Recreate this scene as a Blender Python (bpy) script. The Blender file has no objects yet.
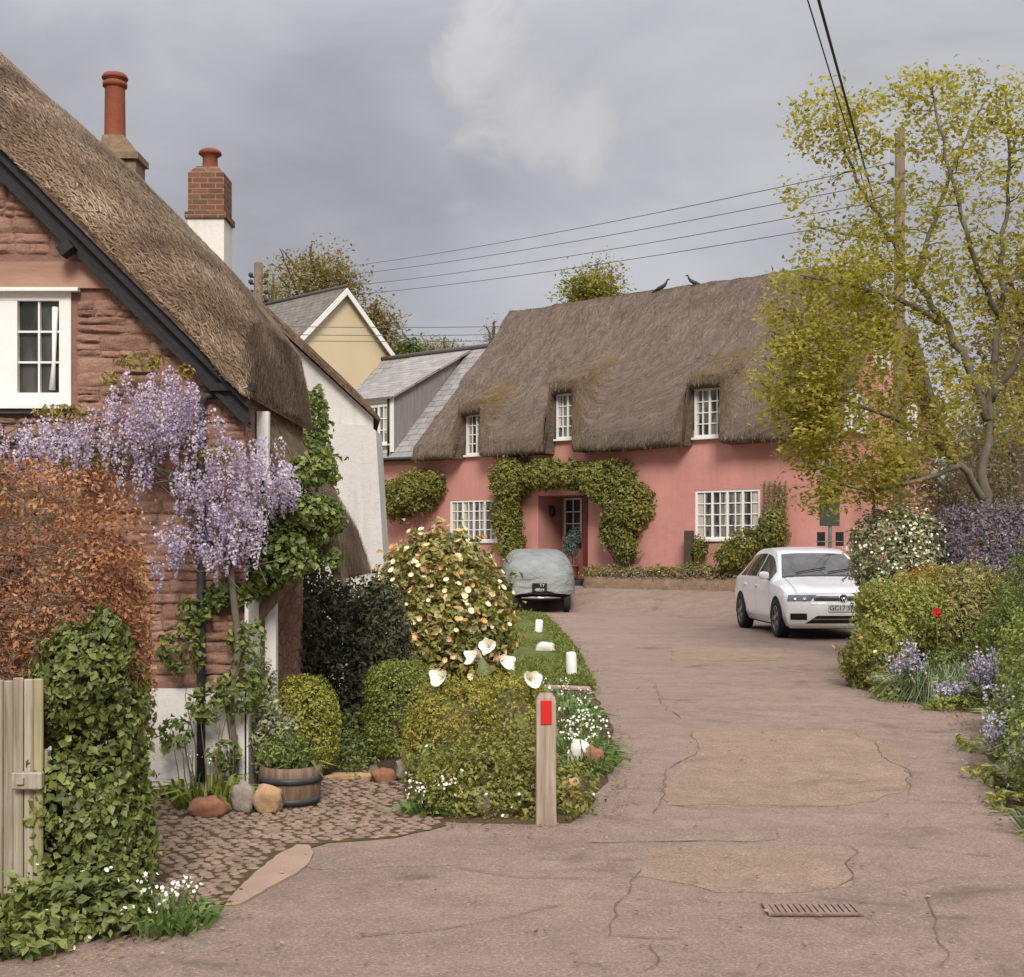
import bpy, math, random
import numpy as np
from mathutils import Vector, Matrix, noise as mnoise
random.seed(7); RNG = np.random.default_rng(7)
SC = bpy.context.scene
COL = SC.collection
F, HC, CX, HY = 1300.0, 1.56, 512.0, 546.0
PI = math.pi
R = math.radians

# ---------------------------------------------------------------- pink row frame
HA = Vector((-0.33, 36.1, 0.0)); HANG = -38.66
HU = Vector((math.cos(R(HANG)), math.sin(R(HANG)), 0)); HN = Vector((math.sin(R(HANG)), -math.cos(R(HANG)), 0))
HZ = 0.85

def smooth(t):
    t = max(0.0, min(1.0, t)); return t*t*(3-2*t)
def lerp(a, b, t): return a+(b-a)*t
def gz(x, y):
    d = (x-HA.x)*HN.x+(y-HA.y)*HN.y
    return 0.52*smooth((3.3-d)/2.6)
def P(px, py, Y): return Vector(((px-CX)*Y/F, Y, HC+(HY-py)*Y/F))
def G(px, py):
    Y = F*HC/max(py-HY, 8.0)
    for _ in range(30):
        x = (px-CX)*Y/F
        Y = 0.5*Y+0.5*F*(HC-gz(x, Y))/max(py-HY, 8.0)
    x = (px-CX)*Y/F
    return Vector((x, Y, gz(x, Y)))
def interp(xs, ys, x): return float(np.interp(x, xs, ys))

# ---------------------------------------------------------------- objects and tags
def tag(o, label=None, cat=None, group=None, kind=None):
    if label: o['label'] = label
    if cat: o['category'] = cat
    if group: o['group'] = group
    if kind: o['kind'] = kind
    return o
def empty(name, label, cat, loc=(0, 0, 0), rotz=0.0, group=None):
    o = bpy.data.objects.new(name, None); COL.objects.link(o)
    o.location = loc; o.rotation_euler = (0, 0, rotz); o.empty_display_size = .1
    return tag(o, label, cat, group)
def world_of(o):
    m = Matrix.Identity(4)
    while o is not None:
        m = Matrix.LocRotScale(o.location, o.rotation_euler, o.scale) @ m; o = o.parent
    return m
def link_mesh(name, me, parent=None, world=True, base=True):
    o = bpy.data.objects.new(name, me); COL.objects.link(o)
    if parent is not None:
        o.parent = parent
        if world: me.transform(world_of(parent).inverted())
    elif base:
        n = len(me.vertices); co = np.empty(n*3, np.float32); me.vertices.foreach_get('co', co); co = co.reshape(-1, 3)
        c = Vector((float((co[:, 0].min()+co[:, 0].max())/2), float((co[:, 1].min()+co[:, 1].max())/2), float(co[:, 2].min())))
        me.transform(Matrix.Translation(-c)); o.location = c
    return o
def children(o): return [c for c in bpy.data.objects if c.parent == o]
def copy_tree(o, parent=None):
    c = o.copy(); COL.objects.link(c); c.parent = parent
    for ch in children(o): copy_tree(ch, c)
    return c

class MB:
    def __init__(s): s.v = []; s.f = []; s.m = []; s.tc = []; s.sm = []; s.usetc = False
    def add(s, vs, fs, mi=0, smooth_=False, tc=None):
        b = len(s.v); s.v += [tuple(v) for v in vs]
        s.tc += ([tuple(t) for t in tc] if tc is not None else [(0, 0, 0)]*len(vs))
        if tc is not None: s.usetc = True
        for f in fs: s.f.append([b+i for i in f]); s.m.append(mi); s.sm.append(smooth_)
    def box(s, a, b, mi=0, M=None, bev=0.0):
        x0, y0, z0 = a; x1, y1, z1 = b
        if bev > 0 and min(x1-x0, y1-y0, z1-z0) > 2.2*bev:
            vs = []; 
            for ix, iy, iz in [(i, j, k) for i in (0, 1) for j in (0, 1) for k in (0, 1)]:
                X, Y, Z = (x0, x1)[ix], (y0, y1)[iy], (z0, z1)[iz]
                sx, sy, sz = (bev, -bev)[ix], (bev, -bev)[iy], (bev, -bev)[iz]
                vs += [(X, Y+sy, Z+sz), (X+sx, Y, Z+sz), (X+sx, Y+sy, Z)]
            def c(i, j, k, ax): return (i*4+j*2+k)*3+ax
            fs = []
            for i in (0, 1):
                q = [c(i, 0, 0, 0), c(i, 1, 0, 0), c(i, 1, 1, 0), c(i, 0, 1, 0)]; fs.append(q if i else q[::-1])
                q = [c(0, i, 0, 1), c(0, i, 1, 1), c(1, i, 1, 1), c(1, i, 0, 1)]; fs.append(q if i else q[::-1])
                q = [c(0, 0, i, 2), c(1, 0, i, 2), c(1, 1, i, 2), c(0, 1, i, 2)]; fs.append(q if i else q[::-1])
            for a_ in (0, 1):
                for b_ in (0, 1):
                    fs.append([c(0, a_, b_, 1), c(1, a_, b_, 1), c(1, a_, b_, 2), c(0, a_, b_, 2)])
                    fs.append([c(a_, 0, b_, 0), c(a_, 1, b_, 0), c(a_, 1, b_, 2), c(a_, 0, b_, 2)])
                    fs.append([c(a_, b_, 0, 0), c(a_, b_, 1, 0), c(a_, b_, 1, 1), c(a_, b_, 0, 1)])
                    for d_ in (0, 1): fs.append([c(a_, b_, d_, 0), c(a_, b_, d_, 1), c(a_, b_, d_, 2)])
        else:
            vs = [(x0, y0, z0), (x1, y0, z0), (x1, y1, z0), (x0, y1, z0), (x0, y0, z1), (x1, y0, z1), (x1, y1, z1), (x0, y1, z1)]
            fs = [(0, 3, 2, 1), (4, 5, 6, 7), (0, 1, 5, 4), (1, 2, 6, 5), (2, 3, 7, 6), (3, 0, 4, 7)]
        if M is not None: vs = [M @ Vector(v) for v in vs]
        s.add(vs, fs, mi)
    def tube(s, path, rad, seg=6, mi=0, cap=True, flat=1.0):
        path = [Vector(p) for p in path]; n = len(path)
        if not hasattr(rad, '__len__'): rad = [rad]*n
        vs = []; up = None
        for i, p in enumerate(path):
            t = (path[min(i+1, n-1)]-path[max(i-1, 0)])
            if t.length < 1e-9: t = Vector((0, 0, 1))
            t.normalize()
            if up is None: up = Vector((0, 0, 1)) if abs(t.z) < .9 else Vector((1, 0, 0))
            a = t.cross(up)
            if a.length < 1e-6: a = t.cross(Vector((1, .3, 0)))
            a.normalize(); b = a.cross(t).normalized(); up = b
            for k in range(seg):
                an = 2*PI*k/seg; vs.append(p+a*(math.cos(an)*rad[i])+b*(math.sin(an)*rad[i]*flat))
        fs = [(i*seg+k, i*seg+(k+1) % seg, (i+1)*seg+(k+1) % seg, (i+1)*seg+k) for i in range(n-1) for k in range(seg)]
        if cap: fs += [tuple(range(seg))[::-1], tuple((n-1)*seg+k for k in range(seg))]
        s.add(vs, fs, mi, True)
    def lathe(s, prof, seg=20, mi=0, loc=(0, 0, 0), M=None):
        vs = []; n = len(prof)
        for r, z in prof:
            for k in range(seg):
                v = Vector((math.cos(2*PI*k/seg)*r, math.sin(2*PI*k/seg)*r, z))
                if M is not None: v = M @ v
                vs.append(v+Vector(loc))
        fs = [(i*seg+k, i*seg+(k+1) % seg, (i+1)*seg+(k+1) % seg, (i+1)*seg+k) for i in range(n-1) for k in range(seg)]
        fs += [tuple(range(seg))[::-1], tuple((n-1)*seg+k for k in range(seg))]
        s.add(vs, fs, mi, True)
    def grid(s, rows, mi=0, smooth_=True, tc=None, flip=False):
        n = len(rows[0]); vs = [p for r in rows for p in r]
        t = [q for r in tc for q in r] if tc else None
        fs = []
        for i in range(len(rows)-1):
            for j in range(n-1):
                q = (i*n+j, i*n+j+1, (i+1)*n+j+1, (i+1)*n+j); fs.append(q[::-1] if flip else q)
        s.add(vs, fs, mi, smooth_, t)
    def prism(s, poly, d, mi=0):            # planar polygon pushed along d
        poly = [Vector(p) for p in poly]; n = len(poly); d = Vector(d)
        vs = poly+[p+d for p in poly]
        fs = [tuple(range(n))[::-1], tuple(range(n, 2*n))]+[(i, (i+1) % n, n+(i+1) % n, n+i) for i in range(n)]
        s.add(vs, fs, mi)
    def stone(s, c, r, seed=0, mi=0, rough=.22, n=8, flat=0.75):
        rs = random.Random(seed); o = Vector((rs.random()*50, rs.random()*50, 0)); vs = []; fs = []
        m = 2*n
        for i in range(n+1):
            th = PI*i/n
            for k in range(m):
                ph = 2*PI*k/m; d = Vector((math.sin(th)*math.cos(ph), math.sin(th)*math.sin(ph), math.cos(th)))
                q = max(abs(d.x), abs(d.y), abs(d.z)); q = 1/(q**.45)
                nn = mnoise.noise(d*1.7+o)*rough*1.5+mnoise.noise(d*5+o)*rough*.35
                vs.append(Vector(c)+Vector((d.x*r[0], d.y*r[1], d.z*r[2]))*(q*.88*(1+nn)))
        for i in range(n):
            for k in range(m): fs.append((i*m+k, (i+1)*m+k, (i+1)*m+(k+1) % m, i*m+(k+1) % m))
        s.add(vs, fs, mi, True)
    def build(s, name, mats, parent=None, world=True, base=True):
        me = bpy.data.meshes.new(name); me.from_pydata(s.v, [], s.f)
        if not isinstance(mats, (list, tuple)): mats = [mats]
        for m in mats: me.materials.append(m)
        me.polygons.foreach_set('material_index', s.m); me.polygons.foreach_set('use_smooth', s.sm)
        if s.usetc:
            a = me.attributes.new('tc', 'FLOAT_VECTOR', 'POINT'); a.data.foreach_set('vector', np.array(s.tc, np.float32).ravel())
        me.validate(); me.update()
        return link_mesh(name, me, parent, world, base)

# ---------------------------------------------------------------- node materials
class NT:
    def __init__(s, name):
        s.m = bpy.data.materials.new(name); s.m.use_nodes = True; s.t = s.m.node_tree
        s.b = s.t.nodes['Principled BSDF']; s.out = s.t.nodes['Material Output']
    def n(s, typ, ins=None, **kw):
        x = s.t.nodes.new(typ)
        for k, v in kw.items(): setattr(x, k, v)
        for k, v in (ins or {}).items(): s.set(x, k, v)
        return x
    def set(s, x, k, v):
        i = x.inputs[k]
        if hasattr(v, 'is_output') or isinstance(v, bpy.types.NodeSocket): s.t.links.new(v, i)
        else: i.default_value = v
    def coord(s, kind='Object', scale=(1, 1, 1), attr=None):
        if attr: o = s.n('ShaderNodeAttribute', attribute_name=attr).outputs['Vector']
        else: o = s.n('ShaderNodeTexCoord').outputs[kind]
        if tuple(scale) == (1, 1, 1): return o
        return s.n('ShaderNodeMapping', {'Vector': o, 'Scale': scale}).outputs[0]
    def noise(s, vec, scale, detail=4, rough=.55, dist=0.0):
        return s.n('ShaderNodeTexNoise', {'Vector': vec, 'Scale': scale, 'Detail': detail, 'Roughness': rough, 'Distortion': dist}).outputs['Fac']
    def ramp(s, fac, stops, interp_='LINEAR'):
        r = s.n('ShaderNodeValToRGB', {'Fac': fac}); e = r.color_ramp.elements; r.color_ramp.interpolation = interp_
        while len(e) < len(stops): e.new(.5)
        for i, (p, c) in enumerate(stops):
            e[i].position = p; e[i].color = (c, c, c, 1) if not hasattr(c, '__len__') else (c[0], c[1], c[2], 1)
        return r.outputs['Color']
    def mix(s, fac, a, b, mode='MIX'):
        x = s.n('ShaderNodeMix', data_type='RGBA', blend_type=mode)
        for k, v in ((0, fac), (6, a), (7, b)):
            if isinstance(v, bpy.types.NodeSocket): s.t.links.new(v, x.inputs[k])
            else: x.inputs[k].default_value = v if not hasattr(v, '__len__') else ((*v, 1) if len(v) == 3 else v)
        return x.outputs[2]
    def math(s, op, a, b=0.0, clamp=False):
        x = s.n('ShaderNodeMath', operation=op, use_clamp=clamp); s.set(x, 0, a); s.set(x, 1, b); return x.outputs[0]
    def bump(s, h, strength=.4, dist=.02, normal=None):
        ins = {'Height': h, 'Strength': strength, 'Distance': dist}
        if normal is not None: ins['Normal'] = normal
        return s.n('ShaderNodeBump', ins).outputs[0]
    def fin(s, color=None, rough=.8, normal=None, metal=0, spec=.3, coat=0):
        if color is not None: s.set(s.b, 'Base Color', color if isinstance(color, bpy.types.NodeSocket) else (*color, 1))
        s.set(s.b, 'Roughness', rough); s.b.inputs['Metallic'].default_value = metal; s.b.inputs['Specular IOR Level'].default_value = spec
        if coat: s.b.inputs['Coat Weight'].default_value = coat; s.b.inputs['Coat Roughness'].default_value = .05
        if normal is not None: s.set(s.b, 'Normal', normal)
        return s.m
def C(h):  # sRGB hex -> linear
    h = h.lstrip('#'); o = []
    for i in (0, 2, 4):
        c = int(h[i:i+2], 16)/255; o.append(c/12.92 if c <= .04045 else ((c+.055)/1.055)**2.4)
    return tuple(o)
def sc(c, k): return tuple(min(1, x*k) for x in c)

def mat_basic(name, col, rough=.8, var=.18, scale=6, bump=.25, bscale=60, stretch=(1, 1, 1), metal=0, spec=.3, coat=0, dist=.01):
    t = NT(name); v = t.coord('Object', stretch)
    f = t.noise(v, scale, 5); f2 = t.noise(v, bscale, 3)
    c = t.ramp(f, [(.3, sc(col, 1-var)), (.7, sc(col, 1+var))])
    c = t.mix(.25, c, t.ramp(f2, [(.35, sc(col, 1-var*1.6)), (.65, sc(col, 1+var*1.2))]))
    return t.fin(c, rough, t.bump(f2, bump, dist) if bump else None, metal, spec, coat)
def mat_render(name, col, stain=None, var=.1, grime=.35):
    t = NT(name); v = t.coord(); big = t.noise(v, .9, 6, .6); st = t.noise(t.coord('Object', (5, 5, .5)), 1.6, 6, .65); fi = t.noise(v, 45, 4)
    c = t.ramp(big, [(.3, sc(col, 1-var)), (.7, sc(col, 1+var))])
    stc = stain or sc(col, .72)
    c = t.mix(t.math('MULTIPLY', t.ramp(st, [(.5, 0.), (.75, 1.)]), grime), c, stc)
    c = t.mix(.15, c, t.ramp(fi, [(.3, sc(col, .8)), (.7, sc(col, 1.15))]))
    h = t.math('ADD', t.math('MULTIPLY', fi, .5), t.noise(v, 9, 4))
    return t.fin(c, .92, t.bump(h, .35, .02), spec=.15)
def mat_rubble():
    t = NT('red_sandstone_rubble'); v = t.coord('Object', (4.6, 4.6, 11.5))
    wn = t.n('ShaderNodeTexNoise', {'Vector': v, 'Scale': .8, 'Detail': 6., 'Roughness': .65}).outputs['Color']
    w = t.n('ShaderNodeVectorMath', {0: v, 1: t.n('ShaderNodeVectorMath', {0: wn, 'Scale': 1.5}, operation='SCALE').outputs[0]}, operation='ADD').outputs[0]
    vo = t.n('ShaderNodeTexVoronoi', {'Vector': w, 'Scale': 1.05, 'Randomness': .95}); ve = t.n('ShaderNodeTexVoronoi', {'Vector': w, 'Scale': 1.05, 'Randomness': .95}, feature='DISTANCE_TO_EDGE')
    sep = t.n('ShaderNodeSeparateColor', {0: vo.outputs['Color']})
    c = t.ramp(sep.outputs[0], [(.0, C('6f5144')), (.3, C('9d7a69')), (.55, C('b08a78')), (.8, C('896858')), (1., C('c2a898'))])
    n1 = t.noise(t.coord('Object', (4, 4, 6)), 5, 6, .7)
    c = t.mix(.55, c, t.ramp(n1, [(.3, C('6b4e3e')), (.55, C('a07c69')), (.75, C('bca694'))]))
    mort = t.ramp(ve.outputs['Distance'], [(.015, 1.), (.09, 0.)])
    c = t.mix(t.math('MULTIPLY', mort, .6), c, C('b08d7a'))
    n2 = t.noise(t.coord(), 40, 5, .7); c = t.mix(.22, c, t.ramp(n2, [(.35, C('3e2018')), (.7, C('b98e78'))]))
    h = t.math('ADD', t.ramp(ve.outputs['Distance'], [(.0, 0.), (.07, .6), (.2, .75)]), t.math('ADD', t.math('MULTIPLY', n1, .55), t.math('MULTIPLY', n2, .4)))
    return t.fin(c, .95, t.bump(h, .8, .04), spec=.1)
def mat_thatch(name, a, b, c3, moss=None):
    t = NT(name); tc = t.coord(attr='tc')
    s1 = t.noise(t.n('ShaderNodeMapping', {'Vector': tc, 'Scale': (34, 4.5, 1)}).outputs[0], 1, 5, .7, .4)
    s2 = t.noise(t.n('ShaderNodeMapping', {'Vector': tc, 'Scale': (3.0, 1.0, 1)}).outputs[0], 1, 5, .65)
    s3 = t.noise(t.n('ShaderNodeMapping', {'Vector': tc, 'Scale': (11., 5., 1)}).outputs[0], 1, 4, .7)
    col = t.ramp(s1, [(.28, a), (.5, b), (.74, c3)])
    col = t.mix(t.ramp(s2, [(.35, 0.), (.68, .75)]), col, sc(a, .9))
    col = t.mix(t.ramp(s3, [(.5, 0.), (.72, .5)]), col, sc(c3, 1.12))
    if moss is not None:
        at = t.n('ShaderNodeAttribute', attribute_name='tc').outputs['Vector']; z = t.n('ShaderNodeSeparateXYZ', {0: at}).outputs[2]
        m = t.math('MULTIPLY', z, t.ramp(t.noise(tc, 3.2, 5, .7), [(.38, 0.), (.6, 1.)]))
        col = t.mix(m, col, moss)
    h = t.math('ADD', s1, t.math('MULTIPLY', s3, .8))
    return t.fin(col, .95, t.bump(h, .8, .05), spec=.1)
def mat_slate(name, a, b, bw=.28, rh=.17):
    t = NT(name); tc = t.coord(attr='tc')
    br = t.n('ShaderNodeTexBrick', {'Vector': tc, 'Color1': (*a, 1), 'Color2': (*b, 1), 'Mortar': (*sc(a, .18), 1), 'Scale': 1., 'Mortar Size': .012, 'Mortar Smooth': .3, 'Bias': 0., 'Brick Width': bw, 'Row Height': rh})
    n1 = t.noise(tc, 2.2, 6, .7); n2 = t.noise(tc, 14, 5, .7)
    c = t.mix(.4, br.outputs['Color'], t.ramp(n1, [(.3, sc(a, .6)), (.7, sc(b, 1.25))]))
    c = t.mix(t.ramp(n2, [(.55, 0.), (.75, .55)]), c, C('9a8c72'))
    return t.fin(c, .7, t.bump(t.math('ADD', t.math('MULTIPLY', br.outputs['Fac'], -1.), t.math('MULTIPLY', n2, .3)), .8, .03), spec=.35)
def mat_brick(name):
    t = NT(name); o = t.n('ShaderNodeSeparateXYZ', {0: t.coord()}); v = t.n('ShaderNodeCombineXYZ', {0: t.math('ADD', o.outputs[0], o.outputs[1]), 1: o.outputs[2], 2: 0.}).outputs[0]
    br = t.n('ShaderNodeTexBrick', {'Vector': v, 'Color1': (*C('825544'), 1), 'Color2': (*C('604034'), 1), 'Mortar': (*C('8d7765'), 1), 'Scale': 1., 'Mortar Size': .008, 'Mortar Smooth': .2, 'Brick Width': .2, 'Row Height': .07})
    n1 = t.noise(t.coord(), 6, 6, .7)
    c = t.mix(t.ramp(n1, [(.42, 0.), (.66, .75)]), br.outputs['Color'], C('665641'))
    return t.fin(c, .92, t.bump(t.math('MULTIPLY', br.outputs['Fac'], -1.), .6, .02), spec=.15)
def mat_leaf(name, cols, trans=.28, rough=.5, spec=.35):
    t = NT(name); at = t.n('ShaderNodeAttribute', attribute_name='rnd').outputs['Fac']
    cols = [tuple(min(1, 1.2*lerp(x, (.3*q[0]+.6*q[1]+.1*q[2])*k, .07)) for x, k in zip(q, (1.08, 1., .86))) for q in cols]
    n = len(cols); c = t.ramp(at, [(i/(n-1), q) for i, q in enumerate(cols)])
    t.fin(c, rough, spec=spec)
    tr = t.n('ShaderNodeBsdfTranslucent', {'Color': t.mix(1.0, c, (1.25, 1.2, .75), 'MULTIPLY')})
    mx = t.n('ShaderNodeMixShader', {0: trans, 1: t.b.outputs[0], 2: tr.outputs[0]})
    t.t.links.new(mx.outputs[0], t.out.inputs['Surface'])
    return t.m
def mat_wood(name, a, b, along='z', grain=30):
    t = NT(name); s_ = {'z': (grain, grain, 1.6), 'x': (1.6, grain, grain), 'y': (grain, 1.6, grain)}[along]
    v = t.coord('Object', s_); f = t.noise(v, 1, 6, .65, .3); f2 = t.noise(t.coord(), 3, 4)
    c = t.ramp(f, [(.3, a), (.68, b)]); c = t.mix(t.ramp(f2, [(.5, 0.), (.75, .4)]), c, sc(a, .8))
    return t.fin(c, .85, t.bump(f, .5, .01), spec=.2)
def mat_plain(name, col, rough=.5, metal=0, spec=.4, coat=0): return NT(name).fin(col, rough, None, metal, spec, coat)
def mat_asphalt(name, a, b, spk=.5, streak=.35):
    t = NT(name); v = t.coord()
    big = t.noise(v, .55, 6, .6); mid = t.noise(v, 4.5, 8, .75); fi = t.noise(v, 60, 5, .8); sp = t.n('ShaderNodeTexVoronoi', {'Vector': v, 'Scale': 120.})
    stx = t.noise(t.coord('Object', (1.2, 5.5, 1)), 1.3, 6, .65, .5)
    c = t.ramp(big, [(.3, a), (.7, b)])
    lg = t.noise(t.coord('Object', (.5, 1.6, 1)), .9, 7, .65, .6)
    c = t.mix(.65, c, t.ramp(lg, [(.3, sc(a, .42)), (.47, sc(a, .92)), (.6, sc(b, 1.05)), (.75, sc(b, 1.2))]))
    c = t.mix(.6, c, t.ramp(mid, [(.3, sc(a, .6)), (.47, a), (.72, sc(b, 1.25))]))
    c = t.mix(t.math('MULTIPLY', t.ramp(stx, [(.52, 0.), (.72, 1.)]), streak), c, sc(a, .5))
    c = t.mix(spk*.7, c, t.ramp(fi, [(.32, sc(a, .4)), (.5, sc(b, .95)), (.68, sc(b, 1.7))]))
    gr = t.n('ShaderNodeSeparateColor', {0: sp.outputs['Color']}).outputs[0]
    c = t.mix(t.ramp(gr, [(.9, 0.), (.97, .2)]), c, sc(b, 1.6))
    c = t.mix(.38, c, t.ramp(gr, [(0, .5), (.45, .95), (.8, 1.0), (1, 1.5)]), 'MULTIPLY'); sn = t.noise(v, 1.1, 7, .7, .8); c = t.mix(t.ramp(sn, [(.56, 0.), (.68, .6)]), c, sc(a, .45))
    return t.fin(c, .9, t.bump(t.math('ADD', fi, t.math('MULTIPLY', mid, .6)), .7, .014), spec=.2)
def mat_glass(name, net=.0):
    t = NT(name); v = t.coord('Object', (1, 1, .25))
    f = t.noise(v, 5, 3, .6); c = t.ramp(f, [(.4, C('22241f')), (.6, sc(C('77736b'), .25+net))])
    return t.fin(c, .06, t.bump(t.noise(t.coord(), 2.5, 2), .04, .02), spec=.6)

M = {}
M['rubble'] = mat_rubble(); M['white'] = mat_render('white_limewash', C('d6d2ca'), C('8a8172'), .06, .35)
M['whitegrey'] = mat_render('weathered_white_render', C('c4bfb9'), C('8a847d'), .08, .45)
M['pink'] = mat_render('pink_render', C('bc867b'), C('9d7066'), .16, .4); M['yellow'] = mat_render('cream_yellow_render', C('c5b494'), C('b2a181'), .04, .2)
M['thatch_near'] = mat_thatch('near_thatch', C('48392c'), C('6f5c4a'), C('978471'))
M['thatch_far'] = mat_thatch('far_thatch', C('55493f'), C('716358'), C('8d7f73'), C('6d5628'))
M['straw_far'] = mat_leaf('grey_straw_ends', [C('43382f'), C('5c4f44'), C('6c5e52'), C('857668')], .05, .8, .15); M['straw'] = mat_leaf('straw_ends', [C('3d3026'), C('665341'), C('86725d'), C('ad9b85')], .05, .8, .15)
M['slate'] = mat_slate('grey_slate', C('817d7a'), C('9b9793'), .45, .26); M['slate_brown'] = mat_slate('brown_slate', C('5c544c'), C('7c7368'), .3, .2)
M['brick'] = mat_brick('old_red_brick')
M['paintwhite'] = mat_basic('white_gloss_paint', C('dedcd6'), .45, .05, 8, .05, 60); M['black'] = mat_basic('black_paint', C('1f1d1e'), .5, .3, 12, .2, 40)
M['blackpipe'] = mat_basic('dark_grey_paint', C('3a3a3c'), .5, .25, 12, .1, 40)
M['glass'] = mat_glass('dark_window_glass', .15); M['glassnet'] = mat_glass('window_glass_net_curtain', .75)
M['band'] = mat_wood('smooth_red_band', C('8c6a5a'), C('a88674'), 'x', 9)
M['terracotta'] = mat_basic('terracotta', C('824834'), .8, .15, 9, .2, 50); M['stonecap'] = mat_basic('mossy_cap_mortar', C('7d6a55'), .95, .3, 12, .6, 40)
M['asphalt'] = mat_asphalt('worn_reddish_asphalt', C('7e6c61'), C('958173')); M['patch_brown'] = mat_asphalt('brown_asphalt_patch', C('84705f'), C('9a8371'), .5, .3)
M['patch_dark'] = mat_asphalt('dark_asphalt_patch', C('7e6e64'), C('92816f'), .5, .2); M['crack'] = mat_basic('crack_dirt', C('65554a'), .95, .3, 20, .3, 60)
M['earth'] = mat_basic('garden_earth', C('4b3a2b'), .95, .35, 5, .7, 30, dist=.03); M['grassbase'] = mat_basic('lawn_turf', C('56602a'), .95, .25, 5, .6, 60, dist=.02)
M['field'] = mat_basic('far_field', C('57602f'), .95, .25, .4, .4, 10)
M['cobble'] = mat_basic('cobble_stone', C('846f60'), .85, .42, 7, .5, 60); M['cobblebed'] = mat_basic('mossy_cobble_joint', C('4d4128'), .95, .3, 8, .5, 50)
M['concrete'] = mat_basic('pale_concrete', C('9a8371'), .92, .14, 5, .5, 80)
M['wood_grey'] = mat_wood('weathered_grey_wood', C('77695a'), C('b0a08e')); M['wood_fence'] = mat_wood('weathered_fence_boards', C('756b58'), C('b0a592')); M['moss'] = mat_wood('algae_stained_boards', C('76704a'), C('aaa07e'))
M['wood_brown'] = mat_wood('brown_oak', C('5a4a3c'), C('8a7460')); M['pole'] = mat_wood('creosoted_pole', C('5a4c40'), C('7d6d5c')); M['redbrown'] = mat_basic('dark_red_paint', C('5a2420'), .5, .15, 9, .1, 50)
M['bark'] = mat_basic('grey_brown_bark', C('6b6255'), .95, .3, 9, .6, 40, (1, 1, .4)); M['bark_d'] = mat_basic('dark_bark', C('4d4034'), .95, .3, 9, .6, 40, (1, 1, .4))
M['iron'] = mat_basic('rusty_iron', C('7d6a60'), .8, .3, 20, .4, 80); M['red'] = mat_plain('red_reflector', C('c4211f'), .3, 0, .5)
M['steel'] = mat_basic('galvanised_steel', C('7f8582'), .5, .12, 10, .1, 60, metal=.4); M['signback'] = mat_basic('dark_green_sign_back', C('3b463c'), .6, .15, 8, .1, 50)
M['stone_red'] = mat_basic('red_stone', C('91664f'), .92, .25, 9, .6, 40); M['stone_grey'] = mat_basic('grey_stone', C('93877b'), .92, .25, 9, .6, 40); M['stone_tan'] = mat_basic('tan_stone', C('a58665'), .92, .3, 12, .6, 30)
M['stone_white'] = mat_basic('white_painted_stone', C('d2cbbf'), .9, .1, 9, .4, 40)
M['cable'] = mat_plain('black_cable', C('26262a'), .6); M['wire'] = mat_plain('grey_wire', C('5a5a60'), .6)
M['rubber'] = mat_plain('tyre_rubber', C('232120'), .85); M['rim'] = mat_basic('alloy_rim', C('8b8987'), .35, .1, 9, 0, 50, metal=.7)
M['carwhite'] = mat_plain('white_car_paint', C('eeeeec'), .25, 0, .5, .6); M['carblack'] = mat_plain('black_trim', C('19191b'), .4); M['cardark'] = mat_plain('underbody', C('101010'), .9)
M['chrome'] = mat_plain('chrome', C('c9c9c9'), .12, 1); M['plate'] = mat_plain('white_number_plate', C('d8d8d4'), .4); M['plateblk'] = mat_plain('black_number_plate', C('161618'), .4); M['letter_w'] = mat_plain('silver_letters', C('d0d0cc'), .4); M['letter_b'] = mat_plain('black_letters', C('1c1c1e'), .4)
M['lamp'] = mat_plain('headlight_glass', C('63676a'), .15, .0, .5)
M['curtain'] = mat_basic('cream_curtain', C('b5ada0'), .9, .2, 14, .2, 30, (8, 8, 1)); M['soil'] = M['earth']
# leaves
L = {}
L['beech'] = mat_leaf('copper_beech_leaves', [C('4d3022'), C('744832'), C('96643f'), C('b88a62'), C('6d5238')], .2, .6)
L['beechtwig'] = M['bark_d']
L['ivy'] = mat_leaf('ivy_leaves', [C('394420'), C('545e2a'), C('727a3a'), C('969a58')], .25, .42)
L['ivyred'] = mat_leaf('reddish_new_leaves', [C('6d3d32'), C('8a5644'), C('766a40')], .25)
L['garlic'] = mat_leaf('wild_garlic_leaves', [C('3f5226'), C('587036'), C('74884a')], .25, .4)
L['wist'] = mat_leaf('wisteria_petals', [C('776a8e'), C('9687aa'), C('b0a3be'), C('ccc3d0'), C('8a7c9a')], .3, .7, .1)
L['wistleaf'] = mat_leaf('wisteria_young_leaves', [C('7d7434'), C('93873e'), C('8a6a3c')], .3)
L['mid'] = mat_leaf('mid_green_leaves', [C('3e4a22'), C('566430'), C('6f7c3c'), C('88924e')], .28, .45)
L['dark'] = mat_leaf('dark_glossy_leaves', [C('2a2b1d'), C('3b3c29'), C('53533c'), C('706e54')], .18, .5, .2)
L['olive'] = mat_leaf('clipped_box_leaves', [C('666a24'), C('80842f'), C('97953c'), C('a39c48')], .25)
L['boxdark'] = mat_leaf('clipped_box_dark_leaves', [C('566022'), C('6f782e'), C('88903c')], .25)
L['golden'] = mat_leaf('golden_hedge_leaves', [C('666526'), C('7f7c2e'), C('9a9138'), C('9c8434')], .28)
L['camellia'] = mat_leaf('shrub_leaves_olive', [C('434a1e'), C('5f642a'), C('807c38'), C('9a9050'), C('a0834a')], .25, .35, .45)
L['fl_cream'] = mat_leaf('cream_petals', [C('d9c08a'), C('e6d6ae'), C('efe6cf')], .25, .6); L['fl_orange'] = mat_leaf('orange_petals', [C('b8743a'), C('cf9650'), C('d9b070'), C('c98a68')], .25, .6)
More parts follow.
